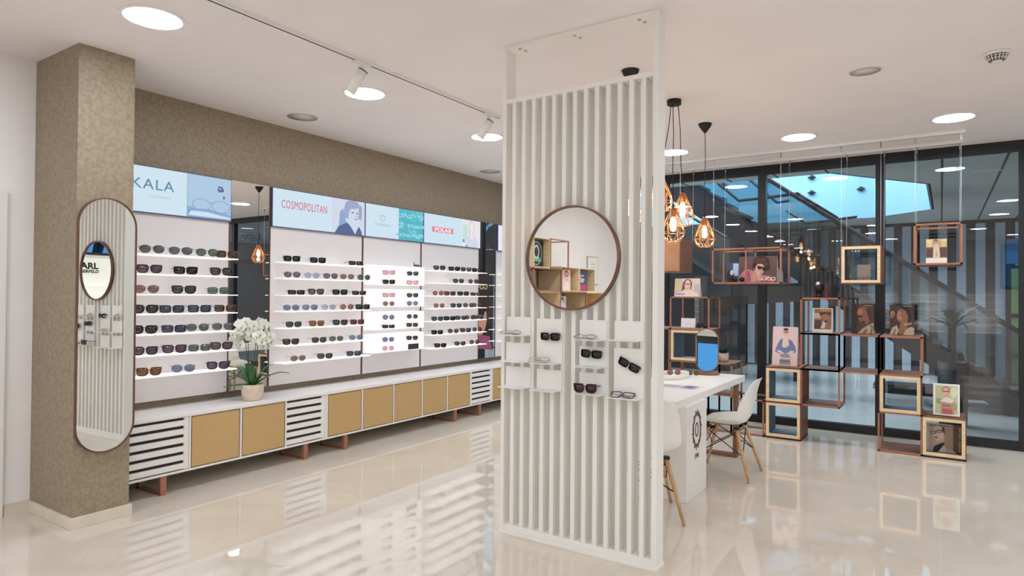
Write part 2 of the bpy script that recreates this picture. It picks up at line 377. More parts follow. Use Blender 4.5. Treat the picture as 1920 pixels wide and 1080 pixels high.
# ------------------------------------------------------------------ slatted room divider
PY = 3.36; PX0, PX1 = -2.322, -1.288; PD = 0.108
pt = thing('slatted_screen', 'tall white room divider of vertical slats rising from floor to ceiling', 'room divider', ((PX0 + PX1) / 2, PY, 0))
cx = (PX0 + PX1) / 2
def L(x): return x - cx
bx('post', (L(PX0), 0, 0.022), (L(PX0) + 0.026, PD, H), slat_white, pt, 0.002)
bx('post', (L(PX1) - 0.030, 0, 0.022), (L(PX1), PD, H), slat_white, pt, 0.002)
bx('plinth', (L(PX0) - 0.006, -0.006, 0), (L(PX1) + 0.006, PD + 0.006, 0.022), slat_white, pt, 0.002)
bx('bottom_rail', (L(PX0) + 0.026, 0, 0.022), (L(PX1) - 0.030, PD, 0.062), slat_white, pt, 0.002)
bx('top_rail', (L(PX0) + 0.026, 0.0, 2.715), (L(PX1) - 0.030, PD, 2.742), slat_white, pt, 0.002)
bx('ceiling_plate', (L(PX0) + 0.026, 0, H - 0.026), (L(PX1) - 0.030, PD, H), slat_white, pt, 0.002)
pitch_ = (1.034 - 0.028) / 14
for k in range(1, 14):
    xx = L(PX0) + 0.013 + pitch_ * k
    bx('slat', (xx - 0.0132, 0.002, 0.062), (xx + 0.0132, PD - 0.002, 2.715), slat_white, pt, 0.0015)
for k, xx in enumerate((-2.22, -1.83, -1.42)):
    for dy in (0.025, 0.07):
        MB().lathe([(0.011, -0.006), (0.0105, 0.0)], (L(xx) + dy * 0.3, dy, H - 0.026), n=16).make('screw_cap', mat('cap_grey', (196, 190, 182), 0.5), pt)

# round mirror on the screen
wood_rim = noise_mat('walnut_mirror_rim', (96, 66, 48), (128, 90, 66), 10, 0.45)
def circ(r, n=72, cx=0, cz=0): return [(cx + r * math.cos(2 * PI * k / n), cz + r * math.sin(2 * PI * k / n)) for k in range(n)]
rm = thing('round_mirror', 'round wall mirror with a thin brown rim hung on the slatted screen', 'mirror', (-1.812, PY, 1.722))
MB().ring(circ(0.309), circ(0.298), -0.032, 0.0).make('frame', wood_rim, rm)
MB().prism(circ(0.2985), -0.020, -0.001).make('mirror_glass', mirror_m, rm)

# little white L-shaped shelves clipped to the screen
HOLD = {  # x0, x1, z0, z1, label
    'A1': (-2.277, -2.101, 1.252, 1.365, 'small white metal ledge with thin clear frames, top of the left column'),
    'A2': (-2.280, -2.100, 1.090, 1.206, 'empty small white ledge, middle of the left column on the screen'),
    'A3': (-2.282, -2.099, 0.931, 1.056, 'empty small white ledge, bottom of the leftmost column on the screen'),
    'B1': (-2.056, -1.875, 1.094, 1.360, 'tall white ledge in the second column, black sunglasses hung on it'),
    'B2': (-2.053, -1.877, 0.931, 1.053, 'empty small white ledge under the tall one, left half of screen'),
    'C1': (-1.761, -1.587, 1.246, 1.360, 'small white ledge with clear frames, right under the round mirror'),
    'C2': (-1.762, -1.586, 1.092, 1.205, 'small white ledge in the third column, black sunglasses hung upright'),
    'C3': (-1.760, -1.585, 0.938, 1.055, 'small white ledge carrying the dark red sunglasses'),
    'D1': (-1.539, -1.365, 1.252, 1.360, 'empty small white ledge at the top of the rightmost column'),
    'D2': (-1.541, -1.363, 0.934, 1.208, 'tall white ledge in the rightmost column, tilted sunglasses hung on it')}
LEDGE = 0.10
for k, (x0, x1, z0, z1, lb) in HOLD.items():
    w_ = x1 - x0
    mb = MB(); mb.box((-w_ / 2, -0.0035, 0), (w_ / 2, -0.0005, z1 - z0)); mb.box((-w_ / 2, -LEDGE, 0), (w_ / 2, -0.0035, 0.003))
    o = mb.make('display_ledge', metal_white, loc=((x0 + x1) / 2, PY, z0), bevel=0.0006); tag(o, lb, 'shelf', 'small ledges on the slatted screen')

# ------------------------------------------------------------------ glasses
LENS = {}
def lens_mat(rgb, alpha):
    k = 'lens_%d_%d_%d' % rgb
    return mat(k, rgb, 0.08, 0, 0.6, alpha=alpha)
def frame_mat(rgb, metal=0.0):
    return mat('frame_%d_%d_%d' % rgb, rgb, 0.28, metal)
def outline(style, sgn, n=28):
    pts = []
    for k in range(n):
        t = 2 * PI * k / n; c, s_ = math.cos(t), math.sin(t)
        if style == 'round': e, hw, hh = 2.0, 0.0275, 0.0255
        elif style == 'aviator': e, hw, hh = 2.4, 0.0305, 0.0260
        elif style == 'rect': e, hw, hh = 3.6, 0.0300, 0.0215
        elif style == 'wide': e, hw, hh = 4.5, 0.0305, 0.0165
        else: e, hw, hh = 3.0, 0.0300, 0.0235
        x = hw * math.copysign(abs(c) ** (2 / e), c); z = hh * math.copysign(abs(s_) ** (2 / e), s_)
        if style == 'aviator': x *= (1 - 0.18 * (z < 0) * abs(z) / hh); z *= 0.92
        if style == 'club': x *= (1 - 0.14 * (-z / hh if z < 0 else 0)); z = z + (0.003 if z > 0 and c * sgn > 0.5 else 0)
        pts.append((sgn * 0.0355 + x, z))
    return pts, hh
PROTO = {}
def make_glasses(style, fr_rgb, ln_rgb, alpha, thick, folded=False, lenses=True):
    t = thing('sunglasses' if lenses and alpha > 0.3 else 'eyeglasses', '', 'sunglasses' if lenses and alpha > 0.3 else 'eyeglasses')
    fm = frame_mat(fr_rgb, 0.6 if thick < 0.0015 else 0.0); lm = lens_mat(ln_rgb, alpha)
    _, hh = outline(style, 1); zc = hh + thick + 0.004
    def bow(x): return 6.0 * x * x * 0.18
    f = MB()
    for sg in (-1, 1):
        pts, _ = outline(style, sg)
        ring_ = [(x, bow(x), zc + z) for x, z in pts]
        f.path(ring_, thick, 6, closed=True)
        if lenses:
            l = MB(); k = len(pts)
            l.v = [(x, bow(x) - 0.0006, zc + z) for x, z in pts] + [(sg * 0.0355, bow(0.0355) - 0.0022, zc)]
            l.v += [(x, bow(x) + 0.0009, zc + z) for x, z in pts] + [(sg * 0.0355, bow(0.0355) + 0.0, zc)]
            for i in range(k):
                j = (i + 1) % k; l.face((i, j, k), 0, True); l.face((k + 1 + j, k + 1 + i, 2 * k + 1), 0, True); l.face((i, k + 1 + i, k + 1 + j, j), 0)
            l.make('lens', lm, t)
    bz = zc + hh * 0.45
    f.path([(-0.0085, bow(0.0085), bz - 0.002), (-0.004, -0.0005, bz + 0.002), (0.004, -0.0005, bz + 0.002), (0.0085, bow(0.0085), bz - 0.002)], max(thick, 0.0013), 6)
    if style in ('club', 'wide', 'rect') and thick > 0.002:
        for sg in (-1, 1): f.path([(sg * 0.010, 0, zc + hh * 0.95), (sg * 0.036, bow(0.036), zc + hh * 1.02), (sg * 0.069, bow(0.069), zc + hh * 0.95)], thick * 1.15, 6)
    for sg in (-1, 1): f.tube((sg * 0.0635, bow(0.0635), zc + hh * 0.6), (sg * 0.071, bow(0.071) + 0.004, zc + hh * 0.6), max(thick, 0.0016), n=6)
    f.make('rim', fm, t)
    for sg in (-1, 1):
        x = sg * 0.071; y0 = bow(0.071) + 0.003; z0 = zc + hh * 0.6; tt = max(thick * 0.8, 0.0013)
        if folded:
            yy = y0 + 0.004 + (0.005 if sg > 0 else 0)
            pts = [(x, y0, z0), (x - sg * 0.004, yy, z0), (x - sg * 0.09, yy + 0.004, z0 - 0.002), (x - sg * 0.115, yy + 0.006, z0 - 0.016)]
        else:
            pts = [(x, y0, z0), (x, y0 + 0.05, z0 - 0.001), (x * 0.97, y0 + 0.085, z0 - 0.004), (x * 0.95, y0 + 0.108, max(z0 - 0.024, tt))]
        MB().path(pts, tt, 6).make('temple', fm, t)
    return t
def glasses(key, loc, rz, label, group, scale=1.0, rx=0.0, ry=0.0):
    if key not in PROTO:
        t = make_glasses(*key); PROTO[key] = t
    else:
        t = dup(PROTO[key], loc, rz, label)
    t.location = loc; t.rotation_euler = (rx, ry, rz); t['label'] = label; t['group'] = group; t.scale = (scale,) * 3
    return t
# looks: (style, frame rgb, lens rgb, alpha, rim thickness), words
LOOK = {
 'olive': (('aviator', (90, 92, 82), (88, 96, 84), 0.86, 0.0009), 'olive green rimless'),
 'grey': (('aviator', (96, 96, 98), (92, 94, 98), 0.86, 0.0009), 'grey rimless'),
 'tort': (('rect', (92, 62, 36), (70, 52, 38), 0.9, 0.0022), 'brown tortoiseshell'),
 'amber': (('club', (112, 70, 30), (124, 78, 36), 0.85, 0.0024), 'amber brown'),
 'black': (('rect', (14, 14, 15), (24, 24, 26), 0.96, 0.0030), 'black square'),
 'bar': (('wide', (16, 16, 18), (40, 40, 44), 0.94, 0.0030), 'black flat-topped'),
 'club': (('club', (22, 22, 22), (52, 56, 50), 0.9, 0.0026), 'dark browline'),
 'navy': (('rect', (38, 40, 58), (60, 62, 84), 0.86, 0.0024), 'navy blue'),
 'plum': (('club', (30, 22, 32), (86, 62, 80), 0.85, 0.0024), 'dark purple browline'),
 'rose': (('aviator', (150, 116, 112), (130, 92, 90), 0.8, 0.0009), 'rose brown rimless'),
 'rosewd': (('round', (138, 90, 74), (140, 92, 80), 0.82, 0.0012), 'reddish brown round'),
 'mauve': (('aviator', (80, 70, 80), (104, 90, 104), 0.85, 0.0011), 'mauve oversized'),
 'blue': (('aviator', (112, 120, 140), (108, 122, 150), 0.8, 0.0009), 'light blue rimless'),
 'pale': (('aviator', (150, 152, 170), (164, 168, 190), 0.65, 0.0009), 'pale lilac'),
 'teal': (('round', (46, 58, 62), (64, 84, 92), 0.85, 0.0012), 'small teal'),
 'green': (('rect', (70, 84, 76), (80, 98, 88), 0.85, 0.0012), 'green metal'),
 'red': (('rect', (96, 30, 28), (86, 40, 40), 0.88, 0.0028), 'dark red'),
 'brn': (('round', (70, 44, 30), (86, 56, 42), 0.88, 0.0016), 'small brown'),
 'purp': (('round', (60, 50, 96), (110, 98, 150), 0.7, 0.0020), 'violet round'),
 'pink': (('round', (206, 110, 140), (220, 140, 165), 0.6, 0.0016), 'pink round'),
 'redf': (('rect', (176, 60, 70), (200, 120, 120), 0.45, 0.0024), 'bright red framed'),
 'dkgry': (('club', (30, 32, 34), (56, 60, 62), 0.9, 0.0020), 'charcoal'),
}
ORD = ['first', 'second', 'third', 'fourth', 'fifth', 'sixth', 'seventh']
SHELF = ['top', 'second', 'third', 'middle', 'fifth', 'sixth', 'lowest']
SZ = [1.79, 1.64, 1.485, 1.335, 1.18, 1.02, 0.86]
PXW = -5.12
# ------------------------------------------------------------------ left wall display panels
def y_at(px, x=-5.01):     # where a sight line through the photo column meets the shelf
    r = r2; d = fwd + r2 * ((px - 960) / F_PX); return x / d.x * d.y
bays = [('B1', 2.20, 3.255, 'left of the orchid'), ('B2', 3.67, 4.79, 'right of the orchid'), ('B3', 4.812, 5.715, ''), ('B4', 5.735, 6.862, 'beyond the glowing boxes'), ('B5', 7.262, 8.05, 'by the far corner')]
panel_lb = ['white display panel between the column and the orchid, seven shelves', 'white display panel right of the orchid, seven shelves', 'white display panel behind the four glowing boxes',
            'white display panel with seven shelves beyond the glowing boxes', 'white display panel in the far corner, mostly behind the slatted screen']
for i, (nm, a, b, wd) in enumerate(bays):
    t = thing('display_board', panel_lb[i], 'display panel', (WX, (a + b) / 2, 0.65), 0, 'white back panels on the taupe wall')
    h2 = (b - a) / 2
    bx('board', (0.002, -h2, 0), (0.077, h2, 1.462), panel_white, t, 0.001)
    for sg in (-1, 1):
        yy = sg * (h2 + 0.0055); bx('copper_edge', (0.002, yy - 0.0055, 0), (0.080, yy + 0.0055, 1.455), copper_dk, t)
# tall mirrors between panels
for a, b, lb in ((3.268, 3.657, 'narrow tall mirror panel behind the orchid, between two shelf panels'), (6.875, 7.249, 'narrow tall mirror panel at the far end of the shelf wall')):
    t = thing('wall_mirror', lb, 'mirror', (WX, (a + b) / 2, 0.65)); h2 = (b - a) / 2
    bx('backing', (0.002, -h2, 0), (0.073, h2, 1.83), black_soft, t); bx('mirror_glass', (0.073, -h2, 0), (0.077, h2, 1.83), mirror_m, t); bx('copper_edge', (0.002, h2, 1.458), (0.080, h2 + 0.010, 1.83), copper_dk, t)
# shelves
def shelf(y0, y1, z, label, grp):
    mb = MB(); d = 0.15; r = 0.018
    pts = [(0, y0), (d - r, y0)] + [(d - r + r * math.sin(q * PI / 12), y0 + r - r * math.cos(q * PI / 12)) for q in range(1, 7)] + \
          [(d - r + r * math.cos(q * PI / 12), y1 - r + r * math.sin(q * PI / 12)) for q in range(0, 7)] + [(0, y1)]
    mb.prism([(PXW + p, q) for p, q in pts], z - 0.008, z, 'z'); o = mb.make('display_shelf', shelf_white)
    # origin at shelf centre keeps things tidy
    tag(o, label, 'shelf', grp)
for i, (nm, a, b, wd) in enumerate(bays):
    if nm == 'B3': continue
    for k, z in enumerate(SZ):
        if nm == 'B1': y0, y1 = 2.22, 3.262
        elif nm == 'B2': y0, y1 = 3.72, 4.803
        elif nm == 'B4': y0, y1 = 5.80, 6.87
        else: y0, y1 = 7.30, 8.03
        shelf(y0, y1, z, 'white glowing shelf, %s one on the panel %s' % (SHELF[k] if k not in (1, 2, 4, 5) else SHELF[k] + ' from top', wd), 'lit shelves on the panel ' + wd)
# glasses on the shelves (photo columns measured along each shelf)
B1 = [[(282, 'olive'), (336, 'grey'), (385.6, 'olive'), (423, 'tort')],
      [(278, 'plum'), (346, 'black'), (413, 'club')],
      [(273, 'rose'), (343, 'club'), (408, 'green')],
      [(271, 'club'), (321, 'navy'), (373, 'navy'), (421, 'tort')],
      [(270, 'club'), (325.5, 'navy'), (370, 'olive'), (417, 'olive')],
      [(272, 'plum'), (327, 'plum'), (374, 'green'), (415, 'plum')],
      [(280, 'amber'), (344, 'blue'), (409, 'plum')]]
B2 = [[(545, 'black'), (594, 'black'), (665, 'bar')],
      [(546, 'mauve'), (583, 'pale'), (618, 'mauve'), (649, 'rose'), (680.5, 'teal')],
      [(554, 'bar'), (591, 'plum'), (636, 'black'), (672, 'bar')],
      [(545, 'blue'), (580, 'blue'), (615, 'pale'), (649, 'rosewd'), (679, 'black')],
      [(550, 'dkgry'), (593, 'amber'), (637, 'club'), (669, 'red')],
      [(545, 'club'), (598, 'dkgry'), (630, 'olive'), (667, 'blue')],
      [(559, 'rose'), (609, 'dkgry'), (663, 'navy')]]
B4 = [[(822, 'dkgry'), (850, 'black'), (872, 'dkgry'), (893, 'black')],
      [(858, 'dkgry'), (886, 'brn')],
      [(820, 'rosewd'), (842, 'red'), (867, 'black'), (891, 'bar')],
      [(822, 'rosewd'), (854, 'dkgry'), (877, 'brn'), (893, 'brn')],
      [(819, 'dkgry'), (842, 'black'), (863, 'dkgry'), (880, 'brn'), (896, 'dkgry')],
      [(819, 'black'), (849, 'brn'), (872, 'club'), (894, 'brn')],
      [(825, 'black'), (862, 'dkgry'), (889, 'brn')]]
for rows, where, sc, grp in ((B1, 'left of the orchid', 1.26, 'sunglasses on the shelves left of the orchid'), (B2, 'right of the orchid', 1.1, 'sunglasses on the shelves right of the orchid'), (B4, 'beyond the glowing boxes', 1.08, 'sunglasses on the shelves beyond the glowing boxes')):
    for si, row in enumerate(rows):
        for gi, (px, lk) in enumerate(row):
            key, words = LOOK[lk]
            y = y_at(px, -5.01); a = math.radians(random.uniform(60, 76))
            if where.startswith('bey'): a = math.radians(random.uniform(52, 62))
            xx = -4.996
            glasses(key, (xx, y, SZ[si]), a, '%s sunglasses, %s pair on the %s shelf, %s' % (words, ORD[gi], SHELF[si], where), grp, sc)

# mirror-side shelves of the far bay have nothing on them in view

# light boxes with screens above the panels
navy_edge = mat('screen_edge', (92, 92, 128), 0.5)
def scr(name, rgb, es=0.92): return mat('screen_' + name, (30, 30, 30), 0.5, emit=rgb, es=es, spec=0.2)
lb_blue = scr('pale_blue', (212, 234, 247)); lb_blue2 = scr('sky_blue', (178, 206, 232)); lb_white = scr('white', (236, 242, 252))
lb_ink = scr('ink_blue', (96, 140, 170)); lb_ink2 = scr('ink_soft', (140, 172, 214)); lb_pink = scr('pink_red', (214, 110, 140)); lb_teal = scr('teal', (86, 186, 204)); lb_teal2 = scr('teal_light', (150, 220, 232))
lb_navy = scr('navy', (84, 104, 150)); lb_skin = scr('skin', (214, 222, 240)); lb_hair = scr('hair', (160, 172, 206)); lb_pale = scr('pale_line', (176, 204, 224)); lb_band = scr('band', (232, 140, 160)); lb_lilac = scr('lilac', (216, 222, 240)); lb_green = scr('soft_green', (200, 232, 224)); lb_cream = scr('cream', (238, 236, 240))
def ell(cx, cz, rx, rz, n=24, a0=0, a1=2 * PI, tilt=0):
    P = []
    for k in range(n + (0 if a1 - a0 >= 2 * PI - 1e-3 else 1)):
        t = a0 + (a1 - a0) * k / n; x, z = rx * math.cos(t), rz * math.sin(t)
        P.append((cx + x * math.cos(tilt) - z * math.sin(tilt), cz + x * math.sin(tilt) + z * math.cos(tilt)))
    return P
def art(name, items, parent, W, Hh, y=-0.0006, step=0.0004, loc=None):
    # items: (material, [(u,v)...]) in fractions of W and Hh, layered toward the viewer
    mats = []; mb = MB()
    for i, (m, pts) in enumerate(items):
        if m not in mats: mats.append(m)
        mb.poly([(u * W, y - i * step, v * Hh) for u, v in pts], mats.index(m))
    return mb.make(name, mats, parent, loc=loc)
R_ = lambda a, b, c, d: [(a, b), (c, b), (c, d), (a, d)]
def lbox(y0, y1, label):
    # turned so that local -Y faces the room, local X runs along the wall
    t = thing('lightbox_sign', label, 'light box', (-5.095, y0, 2.112), PI / 2, 'glowing advertising boxes over the shelves')
    W = y1 - y0
    bx('housing', (0, 0.0, 0), (W, 0.099, 0.365), navy_edge, t, 0.002)
    return t, W
Ht = 0.365
t, W = lbox(2.20, 3.262, 'glowing light blue sign box nearest the column, showing eyeglasses on a table')
its = [(lb_blue, R_(0.0, 0.02, 0.63, 0.98)), (lb_blue2, R_(0.632, 0.02, 0.994, 0.98)), (lb_ink2, [(0.632, 0.02), (0.994, 0.02), (0.994, 0.14), (0.8, 0.24), (0.7, 0.22), (0.632, 0.26)]),
       (lb_blue, [(0.64, 0.06), (0.99, 0.05), (0.99, 0.10), (0.80, 0.17), (0.66, 0.16)])]
art('screen_picture', its, t, W, Ht)
mb = MB()
for cx_ in (0.745, 0.905): mb.path([((cx_ + 0.072 * math.cos(q * PI / 12)) * W, -0.004, (0.33 + (0.12 if math.sin(q * PI / 12) > 0 else 0.15) * math.sin(q * PI / 12)) * Ht) for q in range(24)], 0.0032, 6, closed=True)
mb.path([(0.81 * W, -0.004, 0.36 * Ht), (0.825 * W, -0.004, 0.40 * Ht), (0.84 * W, -0.004, 0.36 * Ht)], 0.003, 6)
mb.path([(0.675 * W, -0.004, 0.33 * Ht), (0.672 * W, -0.004, 0.20 * Ht), (0.80 * W, -0.004, 0.17 * Ht), (0.98 * W, -0.004, 0.10 * Ht)], 0.004, 6)
mb.path([(0.977 * W, -0.004, 0.33 * Ht), (0.985 * W, -0.004, 0.20 * Ht), (0.86 * W, -0.004, 0.15 * Ht)], 0.003, 6)
mb.make('glasses_drawing', lb_ink2, t)
mb = MB()
for q in range(7): mb.poly([((0.90 + 0.012 * math.cos(k * PI / 3) + 0.018 * math.cos(q)) * W, -0.005 - q * 0.0002, (0.72 + 0.03 * math.sin(k * PI / 3) + 0.05 * math.sin(q * 2)) * Ht) for k in range(6)])
for q in range(3): mb.poly([((0.93 + 0.008 * math.cos(k * PI / 3)) * W, -0.005 - q * 0.0002, (0.52 + q * 0.02 + 0.02 * math.sin(k * PI / 3)) * Ht) for k in range(6)])
mb.make('leaf_print', lb_navy, t)
text('sign_text', 'SKALA', 0.115, lb_ink, t, (0.155 * W, -0.004, 0.51 * Ht), sx=1.08, spacing=1.12)
text('sign_text', 'eyewear', 0.04, lb_pale, t, (0.345 * W, -0.004, 0.34 * Ht), spacing=1.3)
t, W = lbox(3.67, 4.806, 'glowing sign box with pink-red word and a curly-haired person in denim')
its = [(lb_blue, R_(0.004, 0.02, 0.61, 0.98)), (lb_lilac, R_(0.61, 0.02, 0.996, 0.98)), (lb_ink2, [(0.68, 0.02), (0.70, 0.62), (0.735, 0.72), (0.76, 0.5), (0.80, 0.02)]),
       (lb_hair, ell(0.845, 0.68, 0.10, 0.29)), (lb_skin, ell(0.862, 0.60, 0.062, 0.23, tilt=-0.1)), (lb_skin, [(0.80, 0.15), (0.80, 0.48), (0.90, 0.42), (0.91, 0.12)]),
       (lb_hair, ell(0.842, 0.86, 0.085, 0.12)), (lb_hair, ell(0.775, 0.66, 0.028, 0.20)), (lb_hair, ell(0.94, 0.66, 0.022, 0.22)),
       (lb_navy, [(0.64, 0.02), (0.68, 0.20), (0.78, 0.34), (0.82, 0.25), (0.86, 0.10), (0.88, 0.02)]), (lb_navy, [(0.88, 0.02), (0.90, 0.16), (0.925, 0.26), (0.955, 0.12), (0.965, 0.02)]),
       (lb_navy, ell(0.845, 0.64, 0.014, 0.02)), (lb_navy, ell(0.90, 0.63, 0.012, 0.02)), (lb_hair, ell(0.885, 0.46, 0.022, 0.02)), (lb_hair, [(0.878, 0.60), (0.895, 0.53), (0.880, 0.53)])]
art('screen_picture', its, t, W, Ht)
text('sign_text', 'COSMOPOLITAN', 0.112, lb_pink, t, (0.08 * W, -0.007, 0.50 * Ht), sx=0.58, bold=0.0, spacing=1.10)
t, W = lbox(4.812, 5.735, 'glowing sign box with small heart emblem and a teal patterned picture')
its = [(lb_blue, R_(0.006, 0.02, 0.55, 0.98)), (lb_teal, R_(0.55, 0.02, 0.994, 0.98))]
random.seed(3)
for q in range(9):
    u, v = 0.60 + 0.17 * (q % 3) + random.uniform(-.02, .02), 0.18 + 0.30 * (q // 3)
    its.append((lb_teal2, ell(u, v, 0.055, 0.10, 8, tilt=random.uniform(0, 3))))
    its.append((lb_teal, ell(u, v, 0.035, 0.055, 7, tilt=random.uniform(0, 3))))
    its.append((lb_blue, ell(u, v, 0.012, 0.025, 6)))
art('screen_picture', its, t, W, Ht)
mb = MB()
for q in range(14):
    a = random.uniform(0.56, 0.98); b_ = random.uniform(0.06, 0.95); an = random.uniform(0, PI)
    mb.path([(min(0.99, max(0.555, a + k * 0.028 * math.cos(an))) * W, -0.0105, min(0.96, max(0.04, b_ + k * 0.05 * math.sin(an) + 0.02 * math.sin(k * 2))) * Ht) for k in range(-3, 4)], 0.0030, 5)
mb.make('pattern_lines', lb_teal2, t)
mb = MB()
for q in range(5): mb.poly([((0.27 + (q - 2) * 0.018 + 0.007 * math.cos(k * PI / 2 + .8)) * W, -0.004, (0.66 + 0.02 * math.sin(q * PI / 4) + 0.03 * math.sin(k * PI / 2 + .8)) * Ht) for k in range(4)])
mb.path([(0.225 * W, -0.004, 0.62 * Ht), (0.25 * W, -0.004, 0.55 * Ht), (0.275 * W, -0.004, 0.50 * Ht), (0.30 * W, -0.004, 0.55 * Ht), (0.325 * W, -0.004, 0.62 * Ht)], 0.003, 6)
mb.make('heart_emblem', scr('emblem', (120, 186, 206)), t)
text('sign_text', 'MONREAL', 0.05, scr('faint_text', (170, 206, 220)), t, (0.28 * W, -0.004, 0.36 * Ht), align='CENTER', spacing=1.1)
t, W = lbox(5.742, 6.868, 'glowing sign box with white word in a pink bar and a fair-haired person')
its = [(lb_blue, R_(0.005, 0.02, 0.64, 0.98)), (lb_cream, R_(0.64, 0.02, 0.995, 0.98)), (lb_green, R_(0.66, 0.3, 0.75, 0.8)), (lb_teal, R_(0.655, 0.17, 0.70, 0.28)),
       (lb_band, R_(0.13, 0.40, 0.49, 0.58)), (scr('fair_hair', (224, 218, 226)), ell(0.82, 0.68, 0.06, 0.28)), (scr('fair_skin', (246, 236, 238)), ell(0.825, 0.72, 0.036, 0.17)),
       (lb_lilac, [(0.70, 0.02), (0.73, 0.36), (0.80, 0.46), (0.86, 0.46), (0.93, 0.34), (0.96, 0.02)]), (scr('fair_skin', (246, 236, 238)), [(0.80, 0.3), (0.805, 0.6), (0.845, 0.6), (0.85, 0.3)]), (lb_navy, R_(0.72, 0.02, 0.74, 0.08))]
art('screen_picture', its, t, W, Ht)
text('sign_text', 'POLAR', 0.066, scr('white_text', (252, 244, 248)), t, (0.31 * W, -0.0065, 0.425 * Ht), align='CENTER', sx=1.55, bold=0.0016)
t, W = lbox(7.275, 8.05, 'glowing pale sign box in the far corner beside the slatted screen')
art('screen_picture', [(lb_white, R_(0.01, 0.02, 0.99, 0.98))], t, W, Ht)

# four luminous boxes of glasses
lit = mat('luminous_acrylic', (250, 250, 250), 0.3, emit=(255, 253, 252), es=0.25)
BOXZ = [(1.60, 1.81), (1.36, 1.555), (1.118, 1.310), (0.872, 1.070)]
blook = [[('redf', 'red brown'), ('dkgry', 'charcoal'), ('black', 'black'), ('redf', 'bright red')],
         [('redf', 'bright red'), ('dkgry', 'grey'), ('rosewd', ''), ('purp', '')],
         [('purp', ''), ('brn', ''), ('bar', ''), ('tort', '')],
         [('purp', ''), ('dkgry', ''), ('pink', ''), (None, '')]]
for i, (z0, z1) in enumerate(BOXZ):
    t = thing('luminous_display_box', '%s of the four glowing white boxes holding glasses' % ['topmost', 'second from top', 'third from top', 'lowest'][i], 'display box', (PXW, 5.22, z0), 0, 'glowing boxes on the third panel')
    h2 = 0.40; d = 0.15; hh = z1 - z0
    bx('back', (0, -h2, 0), (0.012, h2, hh), lit, t)
    for nm, zz in (('bottom', 0), ('shelf_plate', hh / 2 - 0.003), ('top', hh - 0.006)): bx(nm, (0.012, -h2, zz), (d, h2, zz + 0.006), lit, t)
    for yy in (-h2, h2 - 0.006): bx('side', (0.012, yy, 0.006), (d, yy + 0.006, hh - 0.006), lit, t)
    for j, (lk, _w) in enumerate(blook[i]):
        yy = (5.095, 5.475)[j % 2]; zz = z0 + (hh / 2 + 0.003 if j < 2 else 0.006)
        pos = 'upper' if j < 2 else 'lower'; side = ('left', 'right')[j % 2]
        if lk is None:
            o = MB().box((-0.006, -0.085, 0), (0, 0.085, 0.062)).make('dark_sign_card', mat('dark_card', (62, 52, 70), 0.4), loc=(-4.99, 5.47, zz)); tag(o, 'small dark purple card standing in the lowest glowing box', 'card'); continue
        key, words = LOOK[lk]
        glasses(key, (-5.017, yy, zz), math.radians(58), '%s glasses, %s %s in the %s glowing box' % (words, pos, side, ['topmost', 'second', 'third', 'lowest'][i]), 'glasses inside the glowing boxes', 1.0)
o = MB().box((0, 0, 0), (0.004, 0.10, 0.018)).box((0, 0, 0), (0.004, 0.008, 0.045)).make('price_rail', copper_dk, loc=(PXW + 0.001, 5.60, 1.83)); tag(o, 'small brown bracket above the topmost glowing box', 'bracket')

# ------------------------------------------------------------------ sideboards under the panels
CF = -4.77
def leg(parent, y, xb):
    mb = MB(); w_ = 0.022
    mb.box((CF - 0.035, y - w_, 0.0), (CF - 0.005, y + w_, 0.145)); mb.box((xb, y - w_, 0.0), (CF - 0.035, y + w_, 0.014)); mb.box((xb, y - w_, 0.0), (xb + 0.03, y + w_, 0.145))
    mb.make('leg_frame', copper, parent)
def sideboard(y0, y1, mods, legs, label):
    t = thing('sideboard', label, 'sideboard', (0, 0, 0), 0, 'low white sideboards along the taupe wall')
    z0, z1 = 0.142, 0.560; b = 0.016
    mb = MB(); x0 = WX + 0.002
    mb.box((x0, y0, z0), (CF, y1, z0 + b)); mb.box((x0, y0, z1 - 0.006), (CF, y1, z1)); mb.box((x0, y0, z0 + b), (x0 + 0.01, y1, z1 - 0.006))
    edges = [y0] + [m[1] for m in mods]
    for e in edges:
        e0 = min(max(e - b / 2, y0), y1 - b); mb.box((x0 + 0.01, e0, z0 + b), (CF, e0 + b, z1 - 0.006))
    mb.make('carcass', cab_white, t)
    prev = y0
    for kind, e in mods:
        a, c = prev + b * 0.5 + 0.003, e - b * 0.5 - 0.003
        if prev == y0: a += b * .5
        if e == y1: c -= b * .5
        if kind == 'door':
            d = bx('door', (CF - 0.022, a, z0 + b + 0.003), (CF - 0.004, c, z1 - 0.008), copper_dk, t)
            bx('door_face', (CF - 0.0045, a + 0.005, z0 + b + 0.007), (CF - 0.0015, c - 0.005, z1 - 0.013), gold, d)
        else:
            d = bx('vent_panel', (CF - 0.03, a, z0 + b), (CF - 0.025, c, z1 - 0.006), dark_slot, t)
            mb = MB(); n = 6; zz0, zz1 = z0 + b + 0.004, z1 - 0.008; st = (zz1 - zz0) / n
            for k in range(n): mb.box((CF - 0.018, a, zz0 + k * st + 0.006), (CF - 0.002, c - 0.035, zz0 + k * st + st * 0.72))
            mb.box((CF - 0.018, c - 0.035, zz0), (CF - 0.002, c, zz1))
            mb.make('louvres', cab_white, d)
        prev = e
    for y in legs: leg(t, y, -5.12)
sideboard(2.215, 4.045, [('vent', 2.735), ('door', 3.165), ('door', 3.60), ('vent', 4.045)], (2.54, 3.82), 'white sideboard below the orchid with two gold doors between louvred ends')
sideboard(4.047, 6.262, [('door', 4.495), ('door', 4.935), ('door', 5.38), ('door', 5.818), ('door', 6.262)], (4.29, 5.976), 'white sideboard in the middle with five gold doors in a row')
